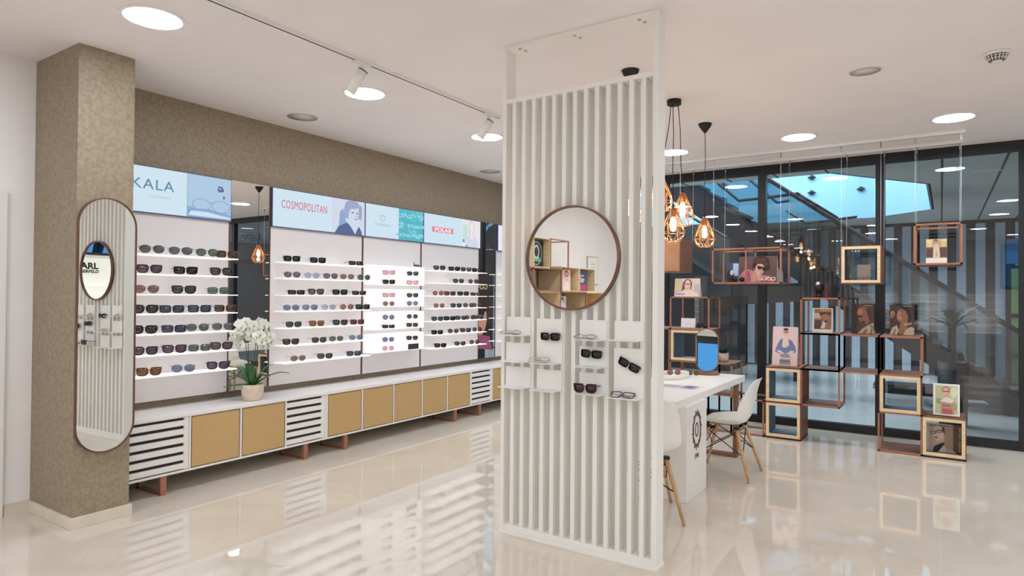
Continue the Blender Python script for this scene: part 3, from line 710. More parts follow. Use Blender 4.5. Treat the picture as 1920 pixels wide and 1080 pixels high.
sideboard(6.264, 8.06, [('vent', 6.715), ('door', 7.165), ('door', 7.61), ('vent', 8.06)], (6.463, 7.8), 'white sideboard at the far end, louvres first, cut off by the slatted screen')
tag(bx('counter_top', (WX + 0.001, 2.212, 0.560), (CF + 0.006, 8.06, 0.590), top_white, None, 0.003), 'long white counter top lying over the sideboards along the taupe wall', 'counter top')

# ------------------------------------------------------------------ column mirror
def stadium(w_, h_, n=20):
    r = w_ / 2; c = h_ / 2 - r
    return [(r * math.cos(PI * k / n), c + r * math.sin(PI * k / n)) for k in range(n + 1)] + [(-r * math.cos(PI * k / n), -c - r * math.sin(PI * k / n)) for k in range(n + 1)]
cm = thing('column_mirror', 'tall pill-shaped mirror with a thin brown rim on the wallpapered column', 'mirror', (-4.549, 2.026, 1.285), math.radians(1.8))
MB().ring(stadium(0.362, 1.655), stadium(0.350, 1.643), 0.0, 0.026, 'x').make('frame', copper_dk, cm)
MB().prism(stadium(0.351, 1.644), 0.001, 0.018, 'x').make('mirror_glass', mirror_m, cm)

# ------------------------------------------------------------------ orchid
random.seed(11)
oc = thing('potted_orchid', 'white moth orchid in a beige ceramic pot on the counter top', 'orchid', (-4.885, 3.345, 0.590))
MB().lathe([(0.068, 0), (0.078, 0.004), (0.088, 0.05), (0.091, 0.10), (0.088, 0.135), (0.083, 0.135), (0.082, 0.118)], n=36).make('pot', pot_m, oc)
MB().lathe([(0.0825, 0.116), (1e-5, 0.122)], n=24).make('soil', soil_m, oc)
def leafy(parent, az, length, rise, droop, width, z0=0.12):
    d = Vector((math.cos(az), math.sin(az), 0)); s_ = Vector((-math.sin(az), math.cos(az), 0))
    def f(u, v):
        r = 0.01 + length * u; z = z0 + rise * math.sin(u * PI * 0.55) - droop * u * u
        w_ = width * math.sin(PI * min(1, 0.12 + 0.86 * u)) ** 0.7 * (v - 0.5) * 2
        return d * r + s_ * w_ + Vector((0, 0, z + abs(v - 0.5) * 0.03 * (1 - u)))
    o = MB().grid(f, 12, 4).make('leaf', leaf_m, parent); m = o.modifiers.new('thick', 'SOLIDIFY'); m.thickness = 0.003
# sight line runs along (-0.55,.83): +az spread sideways is along (0.83,0.55)
for az, ln, ri, dr, wd in ((35, 0.30, 0.13, 0.02, 0.032), (60, 0.15, 0.17, 0.0, 0.036), (215, 0.20, 0.12, 0.05, 0.048), (240, 0.22, 0.02, 0.02, 0.038), (150, 0.10, 0.15, 0.02, 0.035), (-60, 0.10, 0.20, 0.0, 0.034), (195, 0.17, 0.16, 0.01, 0.045), (20, 0.13, 0.11, 0.0, 0.036)):
    leafy(oc, math.radians(az), ln, ri, dr, wd)
def flower_mesh():
    mb = MB()
    def petal(az, ln, wd, mi=0, curl=0.2):
        d = Vector((math.cos(az), 0, math.sin(az))); s_ = Vector((-math.sin(az), 0, math.cos(az)))
        def f(u, v): return d * (ln * u) + s_ * (wd * math.sin(PI * min(1, 0.08 + 0.9 * u)) ** 0.8 * (v - 0.5) * 2) + Vector((0, -curl * ln * math.sin(u * PI) * 0.5 - 0.006 * abs(v - .5), 0))
        mb.grid(f, 5, 4, mi)
    for a in (90, 215, 325): petal(math.radians(a), 0.040, 0.013)
    for a in (15, 165): petal(math.radians(a), 0.042, 0.024)
    petal(math.radians(270), 0.016, 0.007, 1, 0.9)
    mb.sphere((0, -0.004, 0), 0.005, 8, 6, 1)
    return mb
fl0 = None
stems = [((0.83, 0.55), -0.010, 0.02), ((0.83, 0.55), -0.045, -0.02), ((0.83, 0.55), 0.03, 0.0)]
tips = []
for i, (off, lean, top, dr) in enumerate(((0.02, 0.06, 0.66, 0.10), (-0.03, -0.07, 0.64, -0.12), (0.0, 0.10, 0.58, 0.10), (-0.02, -0.12, 0.54, -0.06))):
    ax = Vector((0.83, 0.55, 0)); dp = Vector((0.55, -0.83, 0)) * (0.03 * (i - 1.5))
    pts = []
    for k in range(15):
        u = k / 14
        pts.append(ax * (off + lean * u * 0.5 + dr * max(0, u - 0.7) * 2.6) + dp * u + Vector((0, 0, 0.12 + (top - 0.12) * math.sin(min(1, u * 1.1) * PI / 2) - 0.10 * max(0, u - 0.75) * 3)))
    MB().path(pts, [0.0042 - 0.0025 * (k / 14) for k in range(15)], 6).make('stem', stem_m, oc)
    tips.append(pts)
cnt = 0
flm = flower_mesh()
base = None
spots_ = []
for i in range(76):
    a = random.uniform(0, 2 * PI); r = math.sqrt(random.random()); 
    lat = (0.085 if i % 2 else -0.075) + 0.095 * r * math.cos(a); zz = 0.575 + 0.105 * r * math.sin(a) - 0.30 * lat * lat / 0.15
    dep = random.uniform(-0.06, 0.07) * (1 - 0.5 * r)
    spots_.append((lat - 0.012, dep, zz))
for i, (lat, dep, zz) in enumerate(spots_):
    p = Vector((0.83, 0.55, 0)) * lat + Vector((0.555, -0.83, 0)) * dep + Vector((0, 0, zz))
    if base is None:
        base = flm.make('flower', [petal_m, lip_m], oc); o = base
    else:
        o = base.copy(); COL.objects.link(o); o.parent = oc
    o.location = p; o.rotation_euler = (random.uniform(-0.5, 0.4), random.uniform(-0.6, 0.6), math.radians(34) + random.uniform(-0.8, 0.8))
    s_ = random.uniform(0.95, 1.25); o.scale = (s_, s_, s_)
for i in range(5):
    MB().sphere((0, 0, 0), 0.008, 8, 6, sc=(1, 1, 1.4)).make('bud', mat('orchid_bud', (196, 204, 150), 0.5), oc, loc=tuple(tips[i % 4][12 + i % 3] + Vector((0.0, 0, 0.01))))

# ------------------------------------------------------------------ pendants
cop_wire = mat('copper_wire', (240, 172, 122), 0.25, 0.75)
bulb_m = mat('filament_bulb', (255, 220, 170), 0.3, emit=(255, 206, 132), es=12)
def cage_mesh():
    mb = MB(); n = 8; r = 0.0022
    def ringp(R, z, off=0.0): return [Vector((R * math.cos(2 * PI * (k + off) / n), R * math.sin(2 * PI * (k + off) / n), z)) for k in range(n)]
    A = ringp(0.018, 0.0); B = ringp(0.062, -0.105, 0.5); C_ = ringp(0.098, -0.195); D = ringp(0.060, -0.265, 0.5)
    for k in range(n):
        j = (k + 1) % n
        for p, q in ((A[k], A[j]), (A[k], B[k]), (A[j], B[k]), (B[k], C_[k]), (B[k], C_[j]), (C_[k], C_[j]), (C_[k], D[k]), (C_[j], D[k]), (D[k], D[j]), (A[k], C_[k])): mb.tube(p, q, r, n=5)
    return mb
cage = cage_mesh()
def pendant_parts(parent, top, bottom_cord_from):
    x, y, z = top
    cage.make('lamp_cage', cop_wire, parent, loc=(x, y, z))
    MB().lathe([(1e-5, 0.0), (0.014, -0.004), (0.017, -0.012), (0.017, -0.072), (0.012, -0.076), (1e-5, -0.076)], n=18).make('socket', mat('copper_socket', (206, 120, 66), 0.3, 0.9), parent, loc=(x, y, z + 0.004))
    MB().lathe([(1e-5, 0.0), (0.008, 0.002), (0.008, 0.03), (1e-5, 0.034)], n=12).make('cord_grip', black_soft, parent, loc=(x, y, z))
    MB().lathe([(0.012, -0.075), (0.014, -0.085), (0.022, -0.105), (0.024, -0.15), (0.018, -0.18), (1e-5, -0.19)], n=20).make('bulb', bulb_m, parent, loc=(x, y, z))
    c = Vector(bottom_cord_from); e = Vector((x, y, z + 0.03))
    MB().path([c, c.lerp(e, 0.3) + Vector((0.006, 0, 0)), c.lerp(e, 0.7) + Vector((-0.004, 0, 0)), e], 0.0035, 6).make('cord', black_soft, parent)
def cone_pendant(x, y, ztop, label):
    t = thing('pendant_lamp', label, 'pendant lamp', (x, y, H), 0, 'copper cage pendants over the desk')
    MB().lathe([(0.058, 0), (0.060, -0.006), (0.050, -0.030), (0.018, -0.075), (0.006, -0.088), (1e-5, -0.088)], n=32).make('canopy', black_soft, t)
    pendant_parts(t, (0, 0, ztop - H), (0, 0, -0.085))
cone_pendant(-1.796, 5.85, 2.222, 'copper wire cage pendant hanging alone, rightmost of the lamps')
t = thing('pendant_lamp', 'copper cage pendant whose black dome canopy shows over the slatted screen', 'pendant lamp', (-1.812, 4.188, H), 0, 'copper cage pendants over the desk')
MB().lathe([(0.062, 0), (0.060, -0.006), (0.050, -0.030), (0.018, -0.075), (0.006, -0.088), (1e-5, -0.088)], n=32).make('canopy', black_soft, t)
pendant_parts(t, (0, 0, 2.25 - H), (0, 0, -0.085))
t = thing('pendant_cluster', 'three copper wire cage lamps hanging from one black disc canopy', 'pendant lamp', (-1.791, 5.017, H))
MB().lathe([(0.056, 0), (0.056, -0.035), (0.052, -0.040), (1e-5, -0.040)], n=32).make('canopy', black_soft, t)
for (x, y, z), (ax_, ay_) in (((-1.751, 5.12, 2.342), (0.03, 0.01)), ((-1.752, 4.90, 2.198), (0.0, -0.03)), ((-1.885, 5.0, 2.462), (-0.03, 0.01))):
    pendant_parts(t, (x + 1.791, y - 5.017, z - H), (ax_, ay_, -0.038))
for (x, y, z) in ((-1.796, 5.85, 2.09), (-1.751, 5.12, 2.21), (-1.752, 4.90, 2.07), (-1.885, 5.0, 2.33), (-1.812, 4.188, 2.12)):
    ld = bpy.data.lights.new('bulb_light', 'POINT'); ld.energy = 2.2; ld.color = (1, 0.66, 0.36); ld.shadow_soft_size = 0.02
    lo = bpy.data.objects.new('bulb_light', ld); COL.objects.link(lo); lo.location = (x, y, z - 0.09)

# ------------------------------------------------------------------ desk
dk = thing('consultation_desk', 'long white desk with a brown emblem on its pedestal behind the slatted screen', 'desk', (-1.88, 5.45, 0))
def D(x, y, z): return (x + 1.88, y - 5.45, z)
bx('desk_top', D(-2.20, 4.45, 0.695), D(-1.56, 6.37, 0.752), desk_white, dk, 0.003)
ped = bx('pedestal', D(-2.17, 4.59, 0.0), D(-1.53, 5.06, 0.70), desk_white, dk, 0.004)
emb = mat('emblem_brown', (104, 76, 70), 0.5)
mb = MB(); cy_, cz_ = 4.815, 0.50
def Q(y, z, o=0.002): return (-1.53 + 1.88 + o, y - 5.45, z)
for ro, am, ph in ((1.0, 0.06, 0), (0.88, 0.06, 1.2), (0.94, 0.09, 2.2)):
    mb.path([Q(cy_ + 0.092 * ro * math.cos(a) * (1 + am * math.sin(9 * a + ph)), cz_ + 0.128 * ro * math.sin(a) * (1 + am * math.sin(9 * a + ph)), 0.002) for a in [2 * PI * k / 72 for k in range(72)]], 0.0036, 6, closed=True)
for k in range(14):
    a = 2 * PI * k / 14; s0 = 0.95
    mb.path([Q(cy_ + 0.08 * math.cos(a), cz_ + 0.112 * math.sin(a)), Q(cy_ + 0.112 * math.cos(a + 0.12), cz_ + 0.152 * math.sin(a + 0.12))], 0.003, 6)
mb.make('emblem_wreath', emb, dk)
MB().ring([(cy_ - 5.45 + 0.040 * math.cos(a), cz_ + 0.055 * math.sin(a)) for a in [2 * PI * k / 40 for k in range(40)]], [(cy_ - 5.45 + 0.026 * math.cos(a), cz_ + 0.041 * math.sin(a)) for a in [2 * PI * k / 40 for k in range(40)]], 0.35, 0.3525, 'x').make('emblem_ring', emb, dk)
text('emblem_text', '1990', 0.052, emb, dk, Q(cy_, 0.285, 0.001), (PI / 2, 0, PI / 2), 'CENTER', bold=0.0008)
mb = MB(); x0, x1 = -2.14, -1.585
mb.box(D(x0, 6.17, 0), D(x1, 6.25, 0.03)); mb.box(D(x0, 6.17, 0.03), D(x0 + 0.035, 6.25, 0.695)); mb.box(D(x1 - 0.035, 6.17, 0.03), D(x1, 6.25, 0.695))
mb.make('leg_frame', walnut, dk, 0.002)
# vanity mirror
vm = thing('table_mirror', 'small pill-shaped standing mirror on a round brown base on the desk', 'mirror', (-1.885, 6.235, 0.752))
MB().lathe([(0.118, 0), (0.118, 0.012), (0.112, 0.018), (1e-5, 0.018)], n=40).make('base', walnut, vm)
head = bpy.data.objects.new('mirror_head', None); COL.objects.link(head); head.parent = vm; head.location = (0, 0, 0.232)
st_o, st_i = stadium(0.216, 0.42), stadium(0.200, 0.404)
MB().ring(st_o, st_i, -0.012, 0.012).make('rim', walnut, vm, loc=(0, 0, 0.232), rot=(math.radians(-6.1), 0, math.radians(17)))
MB().prism(stadium(0.2005, 0.4045), -0.009, 0.009).make('mirror_glass', mirror_m, vm, loc=(0, 0, 0.232), rot=(math.radians(-6.1), 0, math.radians(17)))
bpy.data.objects.remove(head)
# tray, leaflet, spectacles on the desk
tray = thing('glasses_tray', 'white oval tray with small glasses lying on the desk', 'tray', (-2.06, 5.78, 0.752))
def oval(a, b, n=40): return [(a * math.cos(2 * PI * k / n), b * math.sin(2 * PI * k / n)) for k in range(n)]
MB().ring(oval(0.13, 0.24), oval(0.12, 0.23), 0.0, 0.045, 'z').make('wall', desk_white, tray); MB().prism(oval(0.12, 0.23), 0.0, 0.006, 'z').make('bottom', desk_white, tray)
glasses(LOOK['rosewd'][0], (-2.08, 5.86, 0.760), 0.6, 'red-brown glasses lying in the white tray on the desk', 'glasses lying on the desk', 1.0)
glasses(LOOK['amber'][0], (-1.95, 6.02, 0.754), 0.2, 'small amber glasses on the desk in front of the table mirror', 'glasses lying on the desk', 0.8)
lf = thing('leaflet', 'open printed leaflet with purple pictures lying flat on the desk', 'leaflet', (-1.80, 5.22, 0.753))
bx('paper', (-0.20, -0.12, 0), (0.16, 0.12, 0.002), mat('leaflet_paper', (232, 230, 232), 0.4), lf)
MB().poly([(-0.16, -0.08, 0.0026), (0.0, -0.09, 0.0026), (0.02, 0.06, 0.0026), (-0.15, 0.07, 0.0026)], 0).poly([(0.02, -0.09, 0.0026), (0.14, -0.09, 0.0026), (0.14, 0.08, 0.0026), (0.03, 0.09, 0.0026)], 1).poly([(0.05, -0.04, 0.003), (0.10, -0.05, 0.003), (0.12, 0.04, 0.003), (0.06, 0.05, 0.003)], 2).make('print', [mat('ink_grey', (176, 170, 176), 0.4), mat('ink_violet', (150, 138, 176), 0.4), mat('ink_indigo', (84, 72, 130), 0.4)], lf)

# ------------------------------------------------------------------ shell chairs
PROFILE = [(-0.235, 0.405, 0.165, 0.00), (-0.225, 0.430, 0.195, 0.004), (-0.18, 0.442, 0.222, 0.02), (-0.09, 0.436, 0.232, 0.045), (0.0, 0.427, 0.233, 0.062), (0.09, 0.428, 0.230, 0.075), (0.155, 0.452, 0.228, 0.085),
           (0.195, 0.515, 0.228, 0.088), (0.212, 0.60, 0.222, 0.075), (0.228, 0.69, 0.208, 0.050), (0.246, 0.765, 0.178, 0.030), (0.262, 0.808, 0.138, 0.018), (0.276, 0.826, 0.085, 0.010)]
def shell_point(u, v):
    f = v * (len(PROFILE) - 1); i = min(int(f), len(PROFILE) - 2); k = f - i
    a = [PROFILE[i][q] * (1 - k) + PROFILE[i + 1][q] * k for q in range(4)]
    t = u * 2 - 1; bend = min(1.0, max(0.0, (v - 0.38) / 0.30)); lift = a[3] * abs(t) ** 2.4
    return Vector((a[2] * t, a[0] - lift * bend * 0.9, a[1] + lift * (1 - bend)))
def shell_chair(loc, rz, label):
    t = thing('shell_chair', label, 'chair', loc, rz, 'white shell chairs at the desk')
    o = MB().grid(shell_point, 14, 30).make('seat_shell', shell_white, t)
    m = o.modifiers.new('thick', 'SOLIDIFY'); m.thickness = 0.006; m.offset = 0; m = o.modifiers.new('sub', 'SUBSURF'); m.levels = 1; m.render_levels = 1
    tops, feet = [], []
    for sx_ in (-1, 1):
        for sy_ in (-1, 1):
            a = Vector((sx_ * 0.13, sy_ * 0.115, 0.405)); b = Vector((sx_ * 0.225, sy_ * 0.235, 0.004))
            MB().tube(a, b, 0.0165, 0.0105, 14).make('leg', beech, t)
            lk = a.lerp(b, 0.02); MB().tube(a + Vector((0, 0, 0.012)), a.lerp(b, 0.10), 0.006, n=8).box((a.x - 0.02, a.y - 0.02, 0.405), (a.x + 0.02, a.y + 0.02, 0.422)).make('leg_bracket', black_soft, t)
            tops.append(a); feet.append(b)
    mb = MB(); w_ = 0.0042
    for i, j in ((0, 1), (1, 3), (3, 2), (2, 0)):
        mb.tube(tops[i].lerp(feet[i], 0.06), tops[j].lerp(feet[j], 0.52), w_, n=6); mb.tube(tops[j].lerp(feet[j], 0.06), tops[i].lerp(feet[i], 0.52), w_, n=6)
    mb.make('wire_brace', black_soft, t)
shell_chair((-1.52, 5.60, 0), -PI / 2 + 0.0, 'white plastic shell chair on beech legs right of the desk pedestal')
shell_chair((-1.71, 4.235, 0), math.radians(210), 'white shell chair partly behind the right edge of the slatted screen')

# ------------------------------------------------------------------ copper display shelving by the glass
FY, BKY = 7.26, 7.70
def bar(mb, a, b, w_=0.017): mb.box((min(a[0], b[0]) - w_ / 2, min(a[1], b[1]) - w_ / 2, min(a[2], b[2]) - w_ / 2), (max(a[0], b[0]) + w_ / 2, max(a[1], b[1]) + w_ / 2, max(a[2], b[2]) + w_ / 2))
def open_cell(parent, x0, x1, z0, z1, y0, y1, shelf_=True, name='copper_frame', ox=0, oy=0, oz=0):
    mb = MB()
    for x in (x0, x1):
        for y in (y0, y1): bar(mb, (x - ox, y - oy, z0 - oz), (x - ox, y - oy, z1 - oz))
        for z in (z0, z1): bar(mb, (x - ox, y0 - oy, z - oz), (x - ox, y1 - oy, z - oz))
    for y in (y0, y1):
        for z in (z0, z1): bar(mb, (x0 - ox, y - oy, z - oz), (x1 - ox, y - oy, z - oz))
    mb.make(name, copper, parent)
def shelf_board(parent, x0, x1, z, y0, y1, ox=0, oy=0, oz=0):
    bx('shelf_board', (x0 - ox, y0 - oy, z - oz - 0.006), (x1 - ox, y1 - oy, z - oz + 0.006), walnut, parent)
def box_cell(parent, x0, x1, z0, z1, y0, y1, ox=0, oy=0, oz=0, inner=greyblue):
    # boxed cube: brown outside, grey-blue lining, pale oak front frame
    x0 -= ox; x1 -= ox; y0 -= oy; y1 -= oy; z0 -= oz; z1 -= oz; t_ = 0.010
    mb = MB()
    mb.box((x0, y0, z0), (x0 + t_, y1, z1)); mb.box((x1 - t_, y0, z0), (x1, y1, z1)); mb.box((x0 + t_, y0, z0), (x1 - t_, y1, z0 + t_)); mb.box((x0 + t_, y0, z1 - t_), (x1 - t_, y1, z1))
    o = mb.make('box_shell', walnut, parent)
    e = 0.004; mb = MB(); a, b, c, d = x0 + t_, x1 - t_, z0 + t_, z1 - t_
    mb.box((a, y0 + .02, c), (a + e, y1 - .002, d)); mb.box((b - e, y0 + .02, c), (b, y1 - .002, d)); mb.box((a + e, y0 + .02, c), (b - e, y1 - .002, c + e)); mb.box((a + e, y0 + .02, d - e), (b - e, y1 - .002, d))
    mb.make('lining', inner, o)
    f = 0.027; mb = MB(); a, b, c, d = x0 + 0.008, x1 - 0.008, z0 + 0.008, z1 - 0.008; ya, yb = y0 - 0.006, y0 + 0.018
    mb.box((a, ya, c), (a + f, yb, d)); mb.box((b - f, ya, c), (b, yb, d)); mb.box((a + f, ya, c), (b - f, yb, c + f)); mb.box((a + f, ya, d - f), (b - f, yb, d))
    mb.make('oak_frame', oak, o)
ZL = [0.012, 0.385, 0.755, 1.125, 1.492]
XL = [-1.568, -1.213, -0.858, -0.508, -0.153, 0.197]
st = thing('cube_shelving', 'stepped copper and oak cube shelving unit in front of the glass wall', 'shelving unit', (-0.69, 7.48, 0))
ox, oy = -0.69, 7.48
def K(c0, r0, c1=None, r1=None): return XL[c0], XL[c1 if c1 is not None else c0 + 1], ZL[r0], ZL[r1 if r1 is not None else r0 + 1]
for c, r in ((0, 0), (0, 1), (3, 1), (4, 0)):
    x0, x1, z0, z1 = K(c, r); box_cell(st, x0 + .002, x1 - .002, z0 + .002, z1 - .002, FY, BKY, ox, oy)
for c, r in ((1, 1), (1, 2), (2, 2), (3, 2), (1, 3), (3, 0)):
    x0, x1, z0, z1 = K(c, r); open_cell(st, x0, x1, z0, z1, FY + 0.006, BKY - 0.006, ox=ox, oy=oy)
for c0, c1, r in ((1, 2, 1), (0, 4, 2), (1, 4, 3), (1, 2, 4), (3, 4, 0)):
    shelf_board(st, XL[c0] + (0.004), XL[c1] - 0.004, ZL[r], FY, BKY, ox, oy)
bx('foot', (XL[0] - ox, FY - oy, 0), (XL[1] - ox, BKY - oy, 0.012), black_soft, st); bx('foot', (XL[4] - ox, FY - oy, 0), (XL[5] - ox, BKY - oy, 0.012), black_soft, st)

lt = thing('low_shelving', 'copper frame shelving left of the glass post, tall cube stepping down behind the desk', 'shelving unit', (-2.2, 7.48, 0))
ox2 = -2.2
lx = [-2.622, -2.178, -1.925, -1.575]
open_cell(lt, lx[0], lx[1], ZL[3], ZL[4], FY + .006, BKY - .006, ox=ox2, oy=oy)
box_cell(lt, lx[0], lx[1], ZL[2] + .004, ZL[3] - .006, FY, BKY, ox2, oy, 0)
shelf_board(lt, lx[0], lx[1], ZL[3], FY, BKY, ox2, oy); shelf_board(lt, lx[1], lx[2], ZL[2], FY, BKY, ox2, oy)
open_cell(lt, lx[0], lx[1], ZL[0], ZL[2], FY + .006, BKY - .006, ox=ox2, oy=oy)
open_cell(lt, lx[1], lx[2], ZL[0], ZL[2], FY + .006, BKY - .006, ox=ox2, oy=oy)
shelf_board(lt, lx[0], lx[2], ZL[1] + 0.02, FY, BKY, ox2, oy)
open_cell(lt, lx[2], lx[3] - .012, ZL[0], ZL[1], FY + .006, BKY - .006, ox=ox2, oy=oy)
# further cells hidden behind the screen
open_cell(lt, lx[0] - 0.36, lx[0] - 0.012, ZL[0], ZL[3], FY + .006, BKY - .006, ox=ox2, oy=oy)
shelf_board(lt, lx[0] - 0.36, lx[0] - .012, ZL[3], FY, BKY, ox2, oy)

wire_m = mat('steel_wire', (225, 225, 225), 0.4, 0.3)
def hanging(name, label, x0, x1, z0, z1, boxed, mids=(), wires=None):
    oxh, oyh = (x0 + x1) / 2, 7.54
    t = thing(name, label, 'hanging shelf', (oxh, oyh, z0), 0, 'display frames hung from the ceiling rails')
    y0, y1 = 7.32, 7.76
    if boxed: box_cell(t, x0, x1, z0, z1, y0, y1, oxh, oyh, z0)
    else:
        open_cell(t, x0, x1, z0 + .006, z1, y0, y1, ox=oxh, oy=oyh, oz=z0)
        shelf_board(t, x0, x1, z0 + .006, y0, y1, oxh, oyh, z0)
        for m in mids:
            mb = MB()
            for y in (y0, y1): bar(mb, (m - oxh, y - oyh, 0.012), (m - oxh, y - oyh, z1 - z0))
            bar(mb, (m - oxh, y0 - oyh, z1 - z0), (m - oxh, y1 - oyh, z1 - z0)); mb.make('middle_bar', copper, t)
    for x in (x0 + 0.004, x1 - 0.004):
        for y, ry in ((y0 + .004, 7.32), (y1 - .004, 7.80)):
            MB().tube((x - oxh, y - oyh, 0.004), (x - oxh, ry - oyh, H - 0.09 - z0), 0.0016, n=5).make('wire', wire_m, t)
            bx('wire_grip', (x - oxh - 0.006, ry - oyh - 0.006, H - 0.09 - z0), (x - oxh + 0.006, ry - oyh + 0.006, H - 0.0315 - z0), mat('grip_nickel', (150, 142, 136), 0.4, 0.5), t)
hanging('hanging_display', 'long open copper frame hung on wires left of the tall black post', -2.150, -1.426, 1.650, 2.036, False, (-1.788,))
hanging('hanging_box', 'oak-fronted brown cube hung on wires, holding clear frames', -0.852, -0.492, 1.645, 2.028, True)
hanging('hanging_display', 'small open copper frame hung highest, near the right pane', -0.212, 0.160, 1.824, 2.210, False)
hanging('hanging_box', 'brown closed wooden cube hung on wires just right of the slatted screen', -2.95, -2.53, 1.79, 2.18, True)
hb = [o for o in bpy.data.objects if o.name.startswith('hanging_box') and o['label'].startswith('brown')][0]
for c in list(hb.children):
    if c.name.startswith('box_shell'):
        for g in list(c.children): bpy.data.objects.remove(g)
bx('front_board', (-0.198, -0.216, 0.012), (0.198, -0.20, 0.378), noise_mat('chestnut_board', (170, 118, 84), (184, 132, 96), 6, 0.5), hb)

# ------------------------------------------------------------------ printed boards (portraits etc.)
PM = {}
def ink(r, g, b): return mat('ink_%d_%d_%d' % (r, g, b), (r, g, b), 0.42)
def board(name, label, cat, x0, x1, z0, z1, y, items, lean=6.0, fold=True, edge=None, group=None, yaw_=0.0, back=(236, 230, 226)):
    W_, H_ = x1 - x0, (z1 - z0)
    t = thing(name, label, cat, ((x0 + x1) / 2, y, z0), yaw_, group)
    p = bpy.data.objects.new('tmp', None)
    a = math.radians(-lean)
    bd = MB().box((-W_ / 2, 0, 0), (W_ / 2, 0.003, H_)).make('card', ink(*back), t, rot=(a, 0, 0))
    ar = art('print', [(m, [(u - 0.5, v) for u, v in pts]) for m, pts in items], bd, W_, H_)
    if fold:
        zt = H_ * math.cos(a); yt = H_ * math.sin(-a); dd = max(0.05, H_ * 0.28)
        mb = MB(); k = 0.002
        mb.prism([(yt, zt - 0.004), (yt + 0.003, zt - 0.002), (yt + dd, 0.0), (yt + dd - 0.003, 0.0)], -W_ / 2, W_ / 2, 'x'); mb.make('stand_flap', ink(*back), t)
    return t, bd, W_, H_
skin1 = ink(222, 178, 158); 
# 1 large portrait in the long hanging frame
bgp = ink(98, 72, 72); hair = ink(50, 30, 28); hair2 = ink(84, 52, 46); pinkc = ink(206, 122, 150); pinkd = ink(166, 84, 116); sk = ink(226, 184, 168); sk2 = ink(204, 148, 132); blk = ink(20, 16, 18)
its = [(bgp, R_(0, 0, 1, 1)), (pinkc, [(0, 0), (0.0, 0.20), (0.14, 0.46), (0.28, 0.52), (0.44, 0.40), (0.62, 0.28), (0.80, 0.24), (0.92, 0.10), (0.94, 0)]), (pinkd, [(0.14, 0.0), (0.20, 0.30), (0.26, 0.48), (0.31, 0.3), (0.34, 0)]), (pinkd, [(0.56, 0.0), (0.58, 0.22), (0.74, 0.20), (0.86, 0.02)]),
       (sk2, [(0.33, 0.0), (0.37, 0.42), (0.52, 0.62), (0.60, 0.26), (0.50, 0.14), (0.42, 0)]), (hair, ell(0.60, 0.78, 0.21, 0.23, 20)), (hair2, ell(0.52, 0.80, 0.10, 0.14, 9)), (hair, ell(0.74, 0.60, 0.09, 0.16, 12)), (hair, ell(0.42, 0.66, 0.06, 0.11, 12)),
       (sk, [(0.45, 0.60), (0.50, 0.70), (0.62, 0.70), (0.68, 0.58), (0.66, 0.44), (0.62, 0.30), (0.55, 0.22), (0.49, 0.28), (0.44, 0.44)]), (hair2, ell(0.64, 0.86, 0.08, 0.08, 7)), (hair2, ell(0.70, 0.70, 0.05, 0.07, 7)),
       (blk, [(0.49, 0.64), (0.60, 0.61), (0.60, 0.50), (0.55, 0.49), (0.50, 0.54)]), (blk, [(0.62, 0.60), (0.72, 0.56), (0.71, 0.46), (0.65, 0.45), (0.62, 0.50)]), (blk, R_(0.58, 0.56, 0.64, 0.60)), (ink(190, 90, 90), ell(0.585, 0.33, 0.035, 0.018, 10, tilt=-0.3)), (sk2, [(0.60, 0.50), (0.63, 0.42), (0.60, 0.41)])]
t, bd, W_, H_ = board('portrait_board', 'large printed board of a curly-haired person in dark sunglasses and pink', 'poster', -1.895, -1.49, 1.664, 1.955, 7.43, its, 5)
text('print_text', 'GUCCI', 0.052, ink(246, 226, 206), bd, (-W_ / 2 + 0.52 * W_, -0.009, 0.02), sx=1.15, bold=0.0015)
glasses(('round', (30, 20, 20), (40, 16, 18), 0.95, 0.003), (-1.885, 7.385, 1.664), 0.25, 'black round sunglasses standing in the long hanging frame', 'glasses on the shelving by the glass', 1.0)
# dark bust-like display and small blue card in the long frame
t, bd, W_, H_ = board('picture_card', 'small blue and white picture card in the left end of the long hanging frame', 'card', -2.08, -1.94, 1.664, 1.90, 7.60,
    [(ink(60, 76, 96), R_(0, 0, 1, 1)), (ink(170, 196, 226), R_(0.55, 0.35, 0.98, 0.95)), (ink(34, 34, 40), ell(0.35, 0.3, 0.3, 0.35)), (ink(214, 200, 190), ell(0.45, 0.5, 0.13, 0.13)), (ink(20, 20, 24), [(0.2, 0), (0.25, 0.35), (0.6, 0.4), (0.75, 0)])], 4)
# 2 display block with eyeglasses in the oak cube
tag(MB().box((-0.062, 0, 0), (0.062, 0.02, 0.185)).make('display_block', ink(232, 220, 210), loc=(-0.665, 7.56, 1.662), rot=(math.radians(-4), 0, 0)), 'plain beige upright block inside the hanging oak cube', 'display block')
glasses(('rect', (70, 60, 58), (220, 215, 210), 0.12, 0.0014), (-0.655, 7.50, 1.662 ), 0.1, 'thin clear eyeglasses before the beige block in the hanging oak cube', 'glasses on the shelving by the glass', 1.0)
